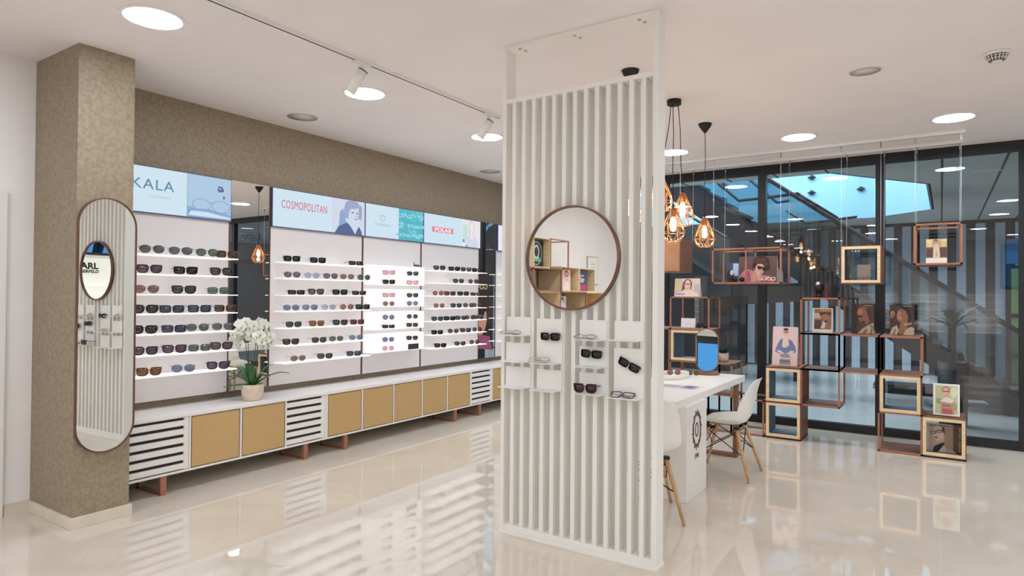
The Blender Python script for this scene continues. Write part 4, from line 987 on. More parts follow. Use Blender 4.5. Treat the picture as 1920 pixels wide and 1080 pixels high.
# 3 sepia group photo in the small frame
its = [(ink(244, 238, 230), R_(0, 0, 1, 1)), (ink(206, 180, 140), R_(0, 0.24, 1, 1)), (ink(122, 86, 76), R_(0, 0.24, 1, 0.66)), (ink(236, 216, 160), R_(0.04, 0.70, 0.3, 0.96)), (ink(232, 210, 150), R_(0.72, 0.68, 0.98, 0.96)), (ink(96, 66, 60), R_(0.05, 0.30, 0.32, 0.58)), (ink(96, 66, 64), R_(0.70, 0.30, 0.95, 0.62)),
       (ink(230, 206, 176), [(0.34, 0.24), (0.36, 0.78), (0.62, 0.82), (0.68, 0.24)]), (ink(120, 80, 60), ell(0.47, 0.90, 0.09, 0.09)), (ink(226, 180, 150), ell(0.47, 0.86, 0.06, 0.07)), (ink(196, 160, 120), [(0.46, 0.3), (0.50, 0.6), (0.56, 0.3)])]
board('postcard', 'sepia photo card of a person in pale clothes in the highest hanging frame', 'card', -0.122, 0.048, 1.836, 2.078, 7.42, its, 5)
# 4 white bordered brown photo inside the upper cell
its = [(ink(244, 236, 228), R_(0, 0, 1, 1)), (ink(150, 116, 100), R_(0.08, 0.14, 0.94, 0.96)), (ink(214, 192, 178), R_(0.08, 0.58, 0.4, 0.80)), (ink(196, 140, 84), R_(0.36, 0.84, 0.94, 0.96)), (ink(98, 50, 38), [(0.34, 0.84), (0.90, 0.84), (0.88, 0.72), (0.60, 0.66), (0.36, 0.70)]), (ink(176, 122, 104), ell(0.64, 0.64, 0.2, 0.12)),
       (ink(84, 62, 60), [(0.10, 0.16), (0.10, 0.50), (0.42, 0.52), (0.50, 0.16)]), (ink(230, 214, 204), [(0.40, 0.18), (0.52, 0.46), (0.70, 0.50), (0.60, 0.18)]), (ink(90, 40, 34), ell(0.66, 0.46, 0.07, 0.05))]
board('photo_card', 'white bordered brown photo card in the upper open cell of shelving', 'card', -1.128, -0.935, 1.134, 1.392, 7.40, its, 5)
# 5,6 two dark brown portraits
def dark_portrait(x0, x1, left):
    s = ink(150, 102, 80); s2 = ink(190, 140, 112); d = ink(74, 48, 38); d2 = ink(44, 30, 26); sh = ink(190, 172, 144); sh2 = ink(120, 100, 82)
    if left:
        its = [(ink(82, 56, 46), R_(0, 0, 1, 1)), (d2, R_(0, 0, 0.25, 1)), (s, [(0.24, 0.66), (0.28, 0.84), (0.45, 0.93), (0.70, 0.90), (0.86, 0.72), (0.84, 0.48), (0.72, 0.34), (0.52, 0.32), (0.42, 0.36), (0.34, 0.48), (0.28, 0.56)]), (s2, [(0.27, 0.70), (0.32, 0.83), (0.46, 0.86), (0.50, 0.70), (0.40, 0.64)]), (d, [(0.60, 0.9), (0.86, 0.8), (0.92, 0.55), (0.80, 0.45), (0.72, 0.70)]),
               (d2, [(0.26, 0.62), (0.50, 0.60), (0.50, 0.55), (0.28, 0.56)]), (d2, [(0.44, 0.42), (0.62, 0.44), (0.60, 0.34), (0.46, 0.34)]), (ink(150, 70, 58), ell(0.45, 0.41, 0.06, 0.02)), (sh, [(0.28, 0.0), (0.48, 0.16), (0.76, 0.30), (1.0, 0.38), (1.0, 0)]), (sh2, [(0.50, 0.0), (0.66, 0.18), (0.72, 0.12), (0.64, 0)]), (sh2, [(0.80, 0.34), (0.90, 0.2), (0.84, 0.0), (0.92, 0.0), (0.98, 0.25)])]
    else:
        its = [(ink(70, 46, 38), R_(0, 0, 1, 1)), (s, [(0.30, 0.72), (0.36, 0.86), (0.55, 0.90), (0.72, 0.80), (0.76, 0.60), (0.72, 0.38), (0.56, 0.36), (0.40, 0.44), (0.32, 0.48), (0.28, 0.60)]), (s2, [(0.32, 0.70), (0.40, 0.80), (0.48, 0.72), (0.50, 0.50), (0.38, 0.48), (0.30, 0.58)]), (d2, [(0.36, 0.86), (0.52, 0.96), (0.74, 0.94), (0.88, 0.74), (0.86, 0.48), (0.76, 0.42), (0.74, 0.66), (0.66, 0.80), (0.5, 0.87)]),
               (s2, ell(0.12, 0.70, 0.09, 0.10)), (s, [(0.0, 0.60), (0.16, 0.78), (0.20, 0.62), (0.06, 0.54)]), (s, [(0.36, 0.02), (0.44, 0.40), (0.72, 0.42), (0.76, 0.0)]), (s2, [(0.56, 0.38), (0.92, 0.42), (0.9, 0.36), (0.6, 0.30)]), (sh, [(0.0, 0), (0.10, 0.24), (0.30, 0.32), (0.38, 0.14), (0.30, 0)]), (sh, [(0.56, 0), (0.64, 0.16), (0.86, 0.28), (1.0, 0.24), (1.0, 0)]), (sh2, [(0.12, 0), (0.22, 0.2), (0.26, 0.18), (0.2, 0)]), (d2, ell(0.44, 0.66, 0.05, 0.015)), (ink(160, 80, 66), ell(0.37, 0.50, 0.05, 0.02))]
    its.append((ink(214, 200, 186), R_(0.56, 0.955, 0.92, 0.97)))
    return board('portrait_board', 'dark brown board of a bearded man %s' % ('looking down, on the shelving' if left else 'raising a hand, right of the black post'), 'poster', x0, x1, 1.134, 1.434, 7.52, its, 4, fold=True, back=(120, 96, 84))
dark_portrait(-0.775, -0.572, True); dark_portrait(-0.430, -0.222, False)
# 7 pink board, person in blue
its = [(ink(232, 204, 202), R_(0, 0, 1, 1)), (ink(110, 128, 168), [(0.10, 0.36), (0.22, 0.58), (0.32, 0.68), (0.44, 0.70), (0.60, 0.70), (0.78, 0.64), (0.92, 0.48), (0.93, 0.36), (0.72, 0.30), (0.30, 0.30)]), (ink(236, 208, 196), [(0.38, 0.48), (0.42, 0.80), (0.60, 0.80), (0.66, 0.52), (0.52, 0.46)]), (ink(232, 190, 176), ell(0.52, 0.85, 0.095, 0.10)), (ink(90, 56, 46), ell(0.52, 0.93, 0.10, 0.04)), (ink(120, 60, 56), R_(0.42, 0.845, 0.63, 0.870)),
       (ink(236, 200, 190), [(0.16, 0.38), (0.28, 0.40), (0.52, 0.30), (0.50, 0.24), (0.30, 0.32)]), (ink(236, 200, 190), [(0.88, 0.38), (0.76, 0.40), (0.54, 0.30), (0.56, 0.26), (0.76, 0.30)]), (ink(150, 146, 152), [(0.30, 0.04), (0.34, 0.30), (0.68, 0.30), (0.74, 0.04)]), (ink(110, 106, 116), R_(0.30, 0.10, 0.72, 0.14)), (ink(210, 204, 206), R_(0.31, 0.17, 0.70, 0.21))]
board('portrait_board', 'pale pink printed board of a person in a blue top, leaning on shelving', 'poster', -1.53, -1.275, 0.763, 1.185, 7.40, its, 8, back=(240, 224, 216), yaw_=0.0)
# 8 white framed portrait on green
its = [(ink(246, 244, 240), R_(0, 0, 1, 1)), (ink(196, 204, 160), R_(0.08, 0.06, 0.92, 0.94)), (ink(226, 226, 200), ell(0.78, 0.74, 0.13, 0.17)), (ink(150, 164, 110), ell(0.22, 0.45, 0.12, 0.10, 7)), (ink(164, 178, 124), ell(0.80, 0.3, 0.11, 0.14, 7)), (ink(200, 150, 126), [(0.30, 0.06), (0.30, 0.50), (0.72, 0.52), (0.80, 0.06)]), (ink(236, 222, 214), [(0.26, 0.44), (0.46, 0.58), (0.78, 0.52), (0.70, 0.40)]), (ink(190, 130, 96), ell(0.48, 0.80, 0.16, 0.12)), (ink(230, 186, 164), ell(0.48, 0.74, 0.12, 0.14)),
       (ink(110, 60, 56), R_(0.37, 0.745, 0.60, 0.775)), (ink(190, 80, 80), ell(0.5, 0.65, 0.04, 0.012)), (ink(120, 110, 120), R_(0.36, 0.30, 0.66, 0.34)), (ink(196, 96, 80), [(0.34, 0.06), (0.36, 0.22), (0.7, 0.22), (0.74, 0.06)])]
board('portrait_board', 'white bordered board of a child in glasses on the lowest right cube', 'poster', -0.062, 0.148, 0.393, 0.692, 7.36, its, 6, yaw_=0.0)
# 9 portrait inside the lower right cube
its = [(ink(206, 178, 156), R_(0, 0, 1, 1)), (ink(222, 214, 204), R_(0, 0, 0.07, 1)), (ink(180, 150, 126), R_(0.5, 0.02, 0.74, 0.86)), (ink(110, 76, 62), R_(0.74, 0.0, 1, 1)), (ink(150, 116, 98), R_(0.08, 0.90, 0.74, 0.94)), (ink(60, 44, 40), [(0.42, 0.90), (0.50, 0.86), (0.52, 0.62), (0.46, 0.70), (0.36, 0.93)]), (ink(232, 206, 190), [(0.22, 0.84), (0.30, 0.92), (0.42, 0.90), (0.48, 0.70), (0.50, 0.40), (0.40, 0.30), (0.30, 0.34), (0.22, 0.46), (0.18, 0.64)]),
       (ink(216, 182, 164), [(0.30, 0.34), (0.50, 0.52), (0.50, 0.30), (0.38, 0.24)]), (ink(26, 22, 24), [(0.18, 0.0), (0.22, 0.18), (0.38, 0.30), (0.50, 0.36), (0.50, 0.28), (0.36, 0.06), (0.32, 0)]), (ink(224, 212, 200), [(0.34, 0), (0.40, 0.12), (0.50, 0.26), (0.56, 0.10), (0.60, 0)]), (ink(150, 40, 48), ell(0.275, 0.50, 0.05, 0.025)), (ink(90, 44, 44), [(0.11, 0.70), (0.26, 0.74), (0.28, 0.64), (0.14, 0.60)]), (ink(214, 186, 178), [(0.135, 0.685), (0.24, 0.715), (0.255, 0.655), (0.155, 0.625)]),
       (ink(90, 44, 44), [(0.28, 0.76), (0.46, 0.80), (0.46, 0.70), (0.30, 0.66)]), (ink(214, 186, 178), [(0.305, 0.735), (0.43, 0.77), (0.43, 0.715), (0.315, 0.685)]), (ink(200, 182, 168), [(0.56, 0.0), (0.6, 0.14), (0.72, 0.12), (0.84, 0.0)])]
t, bd, W_, H_ = board('portrait_board', 'printed board of a person in dark red glasses inside the lower right cube', 'poster', -0.118, 0.172, 0.028, 0.298, 7.44, its, 3)
text('print_text', 'EMPORIO ARMANI', 0.029, ink(222, 196, 176), bd, (0.112, -0.008, 0.255), (PI / 2, PI / 2, 0), sx=0.98, bold=0.0006)
# 10 card on the left shelving
its = [(ink(226, 208, 192), R_(0, 0, 1, 1)), (ink(236, 222, 176), R_(0, 0.35, 0.28, 1)), (ink(200, 186, 190), R_(0.78, 0.1, 0.98, 0.7)), (ink(110, 66, 56), [(0.28, 0.30), (0.34, 0.80), (0.46, 0.97), (0.62, 0.94), (0.70, 0.70), (0.66, 0.40), (0.52, 0.5)]), (ink(234, 196, 176), ell(0.52, 0.62, 0.12, 0.30)), (ink(236, 214, 208), [(0.0, 0), (0.10, 0.2), (0.42, 0.34), (0.64, 0.34), (0.9, 0.22), (1, 0)]), (ink(150, 60, 60), R_(0.42, 0.66, 0.62, 0.71)), (ink(184, 84, 84), ell(0.53, 0.46, 0.03, 0.02)), (ink(150, 130, 176), R_(0.05, 0.1, 0.42, 0.16))]
board('portrait_board', 'printed card of a long-haired person in glasses on the left shelving', 'poster', -2.635, -2.335, 1.501, 1.716, 7.42, its, 8, yaw_=0.0)
# 11 white card
board('blank_card', 'plain white card standing in the open cell of the left shelving', 'card', -2.562, -2.390, 1.134, 1.246, 7.45, [(ink(240, 238, 240), R_(0, 0, 1, 1)), (ink(214, 212, 220), R_(0.3, 0.4, 0.7, 0.46))], 6)
glasses(LOOK['black'][0], (-2.30, 7.42, 1.132), 0.3, 'black sunglasses beside the white card on the left shelving', 'glasses on the shelving by the glass', 0.9)
# 12 potted plant
pp = thing('potted_plant', 'small bushy green plant in a beige pot behind the table mirror', 'potted plant', (-2.085, 7.5, 0.762))
MB().lathe([(0.052, 0), (0.062, 0.004), (0.066, 0.095), (0.060, 0.095), (0.059, 0.082)], n=28).make('pot', pot_m, pp); MB().lathe([(0.0595, 0.080), (1e-5, 0.084)], n=20).make('soil', soil_m, pp)
mb = MB(); random.seed(5)
for k in range(60):
    a = random.uniform(0, 2 * PI); e = random.uniform(0.1, 1.3); ln = random.uniform(0.05, 0.10)
    d = Vector((math.cos(a) * math.cos(e), math.sin(a) * math.cos(e), math.sin(e))); s_ = d.cross(Vector((0, 0, 1))).normalized() * 0.009; p = Vector((0.02 * math.cos(a), 0.02 * math.sin(a), 0.083))
    mb.poly([p, p + d * ln * .5 + s_, p + d * ln, p + d * ln * .5 - s_])
mb.make('foliage', mat('plant_green', (44, 74, 46), 0.6), pp)
# red and black head-like decoration on the highest cell
bu = thing('display_bust', 'dark display head with a white flower beside a red holder, on the highest cell', 'display bust', (-1.055, 7.5, 1.498))
MB().lathe([(0.035, 0), (0.030, 0.02), (0.026, 0.045), (0.040, 0.07), (0.050, 0.10), (0.046, 0.135), (0.028, 0.158), (1e-5, 0.165)], n=24).make('head', mat('bust_black', (30, 28, 30), 0.35), bu, loc=(-0.025, 0, 0))
MB().sphere((0, 0, 0), 0.020, 12, 8).make('white_flower', ink(236, 226, 230), bu, loc=(-0.028, -0.035, 0.15))
mb = MB(); mb.box((-0.085, -0.04, 0), (0.085, 0.05, 0.006)); mb.box((0.052, -0.03, 0.006), (0.064, 0.04, 0.155)); mb.box((-0.082, -0.03, 0.006), (-0.072, 0.04, 0.06)); mb.make('red_holder', ink(140, 36, 36), bu)
# poster hung by the far end of the glass, behind the screen (seen in the narrow mirror)
its = [(ink(30, 24, 26), R_(0, 0, 1, 1)), (ink(60, 36, 36), R_(0, 0.35, 1, 0.72)), (ink(214, 160, 136), ell(0.55, 0.42, 0.34, 0.26)), (ink(46, 26, 24), ell(0.5, 0.62, 0.42, 0.14)), (blk, R_(0.3, 0.46, 0.85, 0.54)), (ink(170, 90, 90), ell(0.55, 0.28, 0.1, 0.03)), (pinkd, [(0, 0), (0.1, 0.18), (0.9, 0.2), (1, 0)])]
t = thing('portrait_banner', 'tall dark portrait banner hanging at the glass behind the slatted screen', 'poster', (-4.24, 8.068, 0.66))
bd = MB().box((-0.26, 0, 0), (0.26, 0.006, 1.15)).make('card', blk, t); art('print', [(m, [(u - 0.5, v) for u, v in p]) for m, p in its], bd, 0.52, 1.15)
text('print_text', 'GUCCI', 0.11, ink(226, 206, 120), bd, (0, -0.006, 0.93), align='CENTER', bold=0.001)

# ------------------------------------------------------------------ glasses on the screen ledges
gS = 'glasses on the slatted screen ledges'
def ledge_glasses(key, x, z, label, rz=0.0, rx=0.0, ry=0.0, y=PY - 0.075, sc=1.0): return glasses(key, (x, y, z), rz, label, gS, sc, rx, ry)
KB = ('rect', (12, 12, 13), (14, 14, 15), 0.98, 0.0026)
KBf = KB + (True,)
def hung(x, z, ry, label):
    return glasses(KBf, (x, PY - 0.030, z), 0.0, label, gS, 0.98, 0.0, ry)
hung(-1.948, 1.226, 0.0, 'black square sunglasses hung flat on the tall ledge under the round mirror')
hung(-1.675, 1.138, 0.04, 'black square sunglasses hung on a small ledge right below the round mirror')
hung(-1.452, 1.092, 0.42, 'black sunglasses hung tilted on the tall rightmost ledge')
RD = ('club', (82, 28, 28), (50, 26, 28), 0.94, 0.0034)
ledge_glasses(RD, -1.688, 0.941, 'dark red sunglasses on the lower ledge of the third column', 0.12, sc=1.02)
CL = ('rect', (28, 28, 30), (225, 225, 225), 0.06, 0.0024, True)
ledge_glasses(CL, -1.468, 0.937, 'black eyeglasses with clear lenses on the tall rightmost ledge', 0.1, rx=-0.95, y=PY - 0.07)
CS = ('rect', (150, 136, 130), (225, 225, 225), 0.05, 0.0015, True)
ledge_glasses(CS, -2.012, 1.097, 'thin silver-pink eyeglasses on the tall ledge of the second column', 0.1, rx=-0.9, y=PY - 0.07)
CT = ('round', (90, 88, 86), (225, 225, 225), 0.05, 0.0013, True)
ledge_glasses(CT, -2.215, 1.256, 'thin metal eyeglasses lying on the top left ledge', 0.35, rx=-1.1, y=PY - 0.065)
CT2 = ('round', (130, 116, 104), (225, 225, 225), 0.05, 0.0014, True)
ledge_glasses(CT2, -1.70, 1.250, 'thin bronze eyeglasses lying on the ledge under the round mirror', 0.3, rx=-1.1, y=PY - 0.065)
# ------------------------------------------------------------------ back of the room (seen only in mirrors and reflections)
def back_unit(x0, x1, y, z0, z1, n, label):
    t = thing('lit_shelf_unit', label, 'shelving', ((x0 + x1) / 2, y, z0), 0, 'lit shelves on the wall behind the camera')
    W_ = (x1 - x0) / 2
    bx('back', (-W_, -0.0, 0), (W_, 0.02, z1 - z0), panel_white, t)
    for k in range(n): zz = (z1 - z0) * (k + 0.5) / n; bx('shelf', (-W_, 0.02, zz), (W_, 0.17, zz + 0.012), mat('back_shelf_lit', (250, 250, 250), 0.4, emit=(255, 252, 246), es=2.2), t)
back_unit(-0.75, 0.1, BY + 0.001, 0.5, 1.7, 6, 'white unit of lit shelves on the back wall, left one')
back_unit(0.5, 1.35, BY + 0.001, 0.5, 1.7, 6, 'white unit of lit shelves on the back wall, right one')
back_unit(-2.2, -1.2, BY + 0.001, 0.5, 1.7, 6, 'white unit of lit shelves on the back wall near the corner')
kb = thing('brand_sign_wall', 'white lit sign with black letters above shelves on the right wall', 'sign', (RX, 0.3, 0.8))
bx('panel', (-0.04, -0.75, 0.0), (0, 0.75, 1.36), mat('sign_panel', (240, 238, 228), 0.5, emit=(250, 246, 232), es=0.35), kb)
text('sign_text', 'KARL', 0.165, letter_dk, kb, (-0.043, 0.25, 1.15), (PI / 2, 0, -PI / 2), bold=0.006, sx=1.1)
text('sign_text', 'LAGERFELD', 0.08, letter_dk, kb, (-0.043, 0.25, 1.07), (PI / 2, 0, -PI / 2), bold=0.003, sx=1.08)
for k in range(5): bx('shelf', (-0.16, -0.7, 0.06 + k * 0.19), (-0.04, 0.7, 0.068 + k * 0.19), shelf_white, kb)
# bare tree beyond the high window
tree = thing('bare_tree', 'leafless tree outside the high window', 'tree', (8.5, -1.8, 0))
mb = MB(); random.seed(2)
def branch(p, d, r, n):
    q = p + d * (r * 14); mb.tube(p, q, r, r * 0.65, 6)
    if n == 0: return
    for k in range(3 if n > 1 else 2):
        dd = (d + Vector((random.uniform(-.8, .8), random.uniform(-.8, .8), random.uniform(-0.1, .6)))).normalized(); branch(q, dd, r * 0.64, n - 1)
branch(Vector((0, 0, 0)), Vector((0, 0, 1)), 0.14, 5)
mb.make('trunk', ink(60, 52, 46), tree)
# modular shelves and framed certificate along the left wall behind the camera (seen in the round mirror)
ms = thing('cube_shelving', 'oak and copper cube shelves along the white wall, seen in the round mirror', 'shelving unit', (-4.95, -2.2, 0))
def rotcell(y0, y1, z0, z1, boxed, inner=greyblue):
    # cells open toward +X
    X0, X1 = WX + 0.02 + 4.95, -4.76 + 4.95
    mb = MB(); a, b = y0 + 2.2, y1 + 2.2; t_ = 0.012
    if boxed:
        mb.box((X0, a, z0), (X1, a + t_, z1)); mb.box((X0, b - t_, z0), (X1, b, z1)); mb.box((X0, a + t_, z0), (X1, b - t_, z0 + t_)); mb.box((X0, a + t_, z1 - t_), (X1, b - t_, z1)); o = mb.make('box_shell', oak, ms)
        bx('lining', (X0, a + t_, z0 + t_), (X0 + 0.01, b - t_, z1 - t_), inner, o)
    else:
        for x in (X0, X1):
            for y in (a, b): bar(mb, (x, y, z0), (x, y, z1))
            for z in (z0, z1): bar(mb, (x, a, z), (x, b, z))
        for y in (a, b):
            for z in (z0, z1): bar(mb, (X0, y, z), (X1, y, z))
        mb.make('copper_frame', copper, ms); bx('shelf_board', (X0, a, z0 - .006), (X1, b, z0 + .006), walnut, ms)
rotcell(-1.45, -1.00, 1.90, 2.33, True, ink(40, 52, 46)); rotcell(-2.00, -1.46, 1.90, 2.33, False); rotcell(-1.79, -1.00, 1.565, 1.89, False)
rotcell(-2.37, -1.80, 1.565, 1.94, True, ink(206, 166, 108)); rotcell(-2.92, -2.38, 1.565, 1.94, True, ink(96, 104, 130))
rotcell(-1.18, -0.80, 1.18, 1.555, True, ink(206, 166, 108)); rotcell(-1.75, -1.19, 1.18, 1.555, True, ink(88, 98, 100)); rotcell(-2.60, -1.76, 1.18, 1.555, False); rotcell(-3.30, -2.61, 1.18, 1.555, True, ink(206, 166, 108)); rotcell(-2.60, -0.80, 0.60, 1.17, False); rotcell(-3.30, -2.61, 0.02, 1.17, False); rotcell(-2.60, -0.80, 0.02, 0.59, False)
def xboard(name, label, y, z, w_, h_, items, x=-4.86):
    t = thing(name, label, 'poster', (x, y, z), PI / 2)
    bd = MB().box((-w_ / 2, 0, 0), (w_ / 2, 0.004, h_)).make('card', ink(236, 230, 226), t)
    art('print', [(m, [(u - 0.5, v) for u, v in p]) for m, p in items], bd, w_, h_)
xboard('portrait_board', 'pale pink portrait card in an oak cube, reflected in the round mirror', -2.13, 1.580, 0.26, 0.33, [(ink(238, 214, 204), R_(0, 0, 1, 1)), (ink(150, 70, 60), ell(0.5, 0.78, 0.24, 0.18)), (ink(232, 190, 176), ell(0.5, 0.66, 0.16, 0.22)), (ink(120, 60, 60), R_(0.34, 0.66, 0.66, 0.71)), (ink(246, 232, 224), [(0.1, 0), (0.3, 0.4), (0.7, 0.4), (0.9, 0)])])
xboard('picture_card', 'grey portrait card on the lower shelf reflected in the round mirror', -2.0, 1.192, 0.24, 0.30, [(ink(200, 200, 202), R_(0, 0, 1, 1)), (ink(60, 60, 62), ell(0.5, 0.75, 0.22, 0.2)), (ink(222, 214, 210), ell(0.5, 0.62, 0.17, 0.22)), (ink(110, 110, 114), [(0.1, 0), (0.3, 0.35), (0.7, 0.35), (0.9, 0)])])
xboard('emblem_board', 'dark round emblem picture in an oak cube, reflected in the round mirror', -1.225, 1.915, 0.38, 0.39, [(ink(34, 46, 40), R_(0, 0, 1, 1)), (ink(176, 196, 190), ell(0.5, 0.5, 0.42, 0.44)), (ink(38, 50, 44), ell(0.5, 0.5, 0.39, 0.41)), (ink(120, 170, 140), [(0.1, 0.2), (0.9, 0.2), (0.7, 0.38), (0.3, 0.38)]), (ink(200, 206, 204), ell(0.5, 0.55, 0.2, 0.26)), (ink(30, 36, 34), ell(0.5, 0.55, 0.14, 0.19))])
xboard('portrait_board', 'colourful poster in a blue-lined cube, reflected in the round mirror', -2.65, 1.580, 0.34, 0.33, [(ink(70, 84, 130), R_(0, 0, 1, 1)), (ink(226, 190, 180), ell(0.45, 0.6, 0.2, 0.2)), (ink(40, 40, 60), R_(0.2, 0.62, 0.7, 0.70)), (ink(206, 70, 110), R_(0.05, 0.05, 0.95, 0.3)), (ink(150, 170, 220), R_(0.6, 0.4, 0.95, 0.8))])
ct = thing('framed_certificate', 'framed white certificate hanging on the white wall, seen in the round mirror', 'picture frame', (WX, -3.68, 1.70), PI / 2)
bx('frame', (-0.21, -0.015, 0), (0.21, 0, 0.50), ink(176, 164, 110), ct); bx('paper', (-0.195, -0.018, 0.015), (0.195, -0.015, 0.485), ink(238, 238, 234), ct)
mb = MB()
for k in range(5): mb.box((-0.10 + 0.02 * (k % 2), -0.0195, 0.12 + k * 0.06), (0.10 - 0.02 * (k % 2), -0.018, 0.13 + k * 0.06))
mb.make('writing', ink(170, 170, 172), ct)

# ------------------------------------------------------------------ mall outside the glass
CZ = 3.0
struct(MB().box((-10, GY, -0.12), (7, 15.2, 0.0)), 'floor', mall_floor_m, 'pale mall floor beyond the glass')
corr = mat('corridor_ceiling_panel', (222, 223, 220), 0.8); jm = mat('joint_dark', (84, 84, 82), 0.8)
bluefascia = noise_mat('void_fascia_glass', (140, 188, 214), (150, 196, 220), 0.8, 0.35)  # light blue glass, with the blue of the daylight put into its colour
vx = [(-10, 8.55), (-1.10, 8.55), (-0.14, 10.0), (-0.12, 12.88), (-1.03, 13.7), (-10, 13.7)]
mb = MB()
mb.prism([(-10, GY + 0.09), (7, GY + 0.09), (7, 15.2), (-0.12, 12.88), (-0.14, 10.0), (-1.10, 8.55), (-10, 8.55)][:7], CZ, CZ + 0.1, 'z')
mb.prism([(-10, 13.7), (-1.03, 13.7), (-0.12, 12.88), (7, 15.2), (-10, 15.2)], CZ, CZ + 0.1, 'z')
struct(mb, 'ceiling', corr, 'grey panelled corridor ceiling beyond the glass')
for k in range(0, 8):
    x = 0.01 + 0.57 * k; struct(MB().box((x - 0.012, GY + 0.1, CZ - 0.004), (x + 0.012, 15.0, CZ)), 'trim_%d' % (10 + k), jm)
for k in range(1, 10):
    x = 0.01 - 0.57 * k; struct(MB().box((x - 0.012, GY + 0.1, CZ - 0.004), (x + 0.012, 8.55, CZ)), 'trim_%d' % (20 + k), jm)
# walls of the void above the corridor ceiling
mb = MB()
for (xa, ya), (xb, yb) in (((-10, 13.7), (-1.03, 13.7)), ((-1.03, 13.7), (-0.12, 12.88)), ((-0.12, 12.88), (-0.14, 10.0)), ((-0.14, 10.0), (-1.10, 8.55))):
    mb.poly([(xa, ya, CZ), (xb, yb, CZ), (xb, yb, 5.6), (xa, ya, 5.6)])
vo = struct(mb, 'wall_void', bluefascia, 'light blue glass fascia of the upper floor opening')
struct(MB().box((-10, 8.3, 5.6), (0.2, 14.0, 5.7)), 'ceiling', wall_m, 'added unseen roof keeping sky light out of the upper floor opening')  # added out of view, closes the opening so no sky light enters
m_ = vo.modifiers.new('thick', 'SOLIDIFY'); m_.thickness = 0.05; m_.offset = 0
for k in range(11):
    x = -1.25 - k * 0.85
    mb = MB()
    for z in (3.55, 3.85):
        mb.sphere((0, -0.03, z), 0.045, 10, 6)
        mb.box((-0.07, -0.03, z - 0.012), (0.07, -0.01, z + 0.012))
    tag(mb.make('glass_clamp', black_soft, loc=(x, 13.67, 0)), 'pair of black clamps on the blue upper floor glass, %s from the right' % (['first', 'second', 'third', 'fourth', 'fifth', 'sixth', 'seventh', 'eighth', 'ninth', 'tenth', 'eleventh'][k]), 'clamp', 'black clamps on the blue fascia glass')
struct(MB().box((-10, 15.0, 0), (7, 15.2, CZ + 0.1)), 'wall_far', mat('facade_dark', (34, 34, 40), 0.5))
stripe = noise_mat('stripe_glass_blue', (168, 184, 196), (180, 196, 208), 0.9, 0.35)
for k in range(-24, 16):
    x = -0.05 + k * 0.297
    struct(MB().box((x, 14.965, 0.03), (x + 0.15, 15.0, 2.93)), 'window_%d' % (40 + k), stripe)
struct(MB().box((-10, 13.2, 0), (-3.55, 14.6, CZ)), 'wall_core', mat('core_wall_dark', (46, 46, 46), 0.6))
struct(MB().box((-10.1, GY, 0), (-10, 15.2, 5.6)), 'wall_mall_left', mat('mall_left_grey', (70, 76, 80), 0.6))
struct(MB().box((7, GY, 0), (7.1, 15.2, 3.1)), 'wall_mall_right', mat('mall_right_grey', (80, 84, 86), 0.6))
struct(MB().box((-10, GY + 0.09, H), (WX - 0.15, GY + 0.19, 3.3)).box((-10, GY, 0), (WX, GY + 0.1, 3.0)), 'wall_mall_front', wall_m)
# staircase running down to the right
sc_ = thing('staircase', 'black staircase with glass balustrade beyond the glass wall, descending right', 'staircase', (0.0, 10.4, 0))
dkst = mat('stair_black', (26, 27, 30), 0.45)
def sz(x): return (1.05 - x) * 0.735
for yy in (0.0, 1.05):
    mb = MB(); mb.prism([(-3.9, sz(-3.9) + 0.05), (1.05, 0.06), (1.05, 0.0), (0.72, 0.0), (-3.9, sz(-3.9) - 0.42)], yy, yy + 0.05, 'y'); mb.make('stringer', dkst, sc_)
n = 20
for k in range(n):
    x1_ = 1.0 - k * (4.9 / n); z1_ = sz(x1_) + 0.0
    bx('step', (x1_ - 4.9 / n - 0.02, 0.05, z1_ + 0.09), (x1_, 1.05, z1_ + 0.13), dkst, sc_)
mb = MB(); mb.poly([(-3.9, 0.05, sz(-3.9) - 0.41), (0.72, 0.05, 0.02), (0.72, 1.05, 0.02), (-3.9, 1.05, sz(-3.9) - 0.41)]); mb.make('underside', dkst, sc_)
for yy in (-0.02, 1.12):
    mb = MB(); pts = [(-3.9, sz(-3.9) + 0.9), (-3.4, sz(-3.4) + 0.95), (-1.9, sz(-1.9) + 0.92), (0.66, sz(0.66) + 0.92), (1.05, 0.93)]
    mb.path([(x, yy, z) for x, z in pts], 0.028, 8); mb.make('handrail', dkst, sc_)
    MB().poly([(-3.9, yy, sz(-3.9)), (1.05, yy, 0.1), (1.05, yy, 0.9), (-3.9, yy, sz(-3.9) + 0.9)]).make('balustrade_glass', rail_glass, sc_)
# upper landing rails seen in the opening
mb = MB()
mb.path([(-0.9, 0, 3.62), (-0.25, 0, 3.02), (0.62, 0, 3.06)], 0.026, 6); mb.path([(-0.45, 1.1, 3.62), (0.10, 1.1, 3.10), (0.30, 1.1, 3.12)], 0.026, 6)
mb.path([(0.62, 0, 3.06), (1.15, 0.0, 2.66)], 0.02, 6); mb.path([(0.35, 0.5, 2.88), (0.65, 0.5, 2.66), (1.35, 0.5, 2.72)], 0.02, 6)
for i_ in range(len(mb.v)): mb.v[i_] = (mb.v[i_][0] - 2.4, mb.v[i_][1], mb.v[i_][2])
mb.make('landing_rail', dkst, sc_)
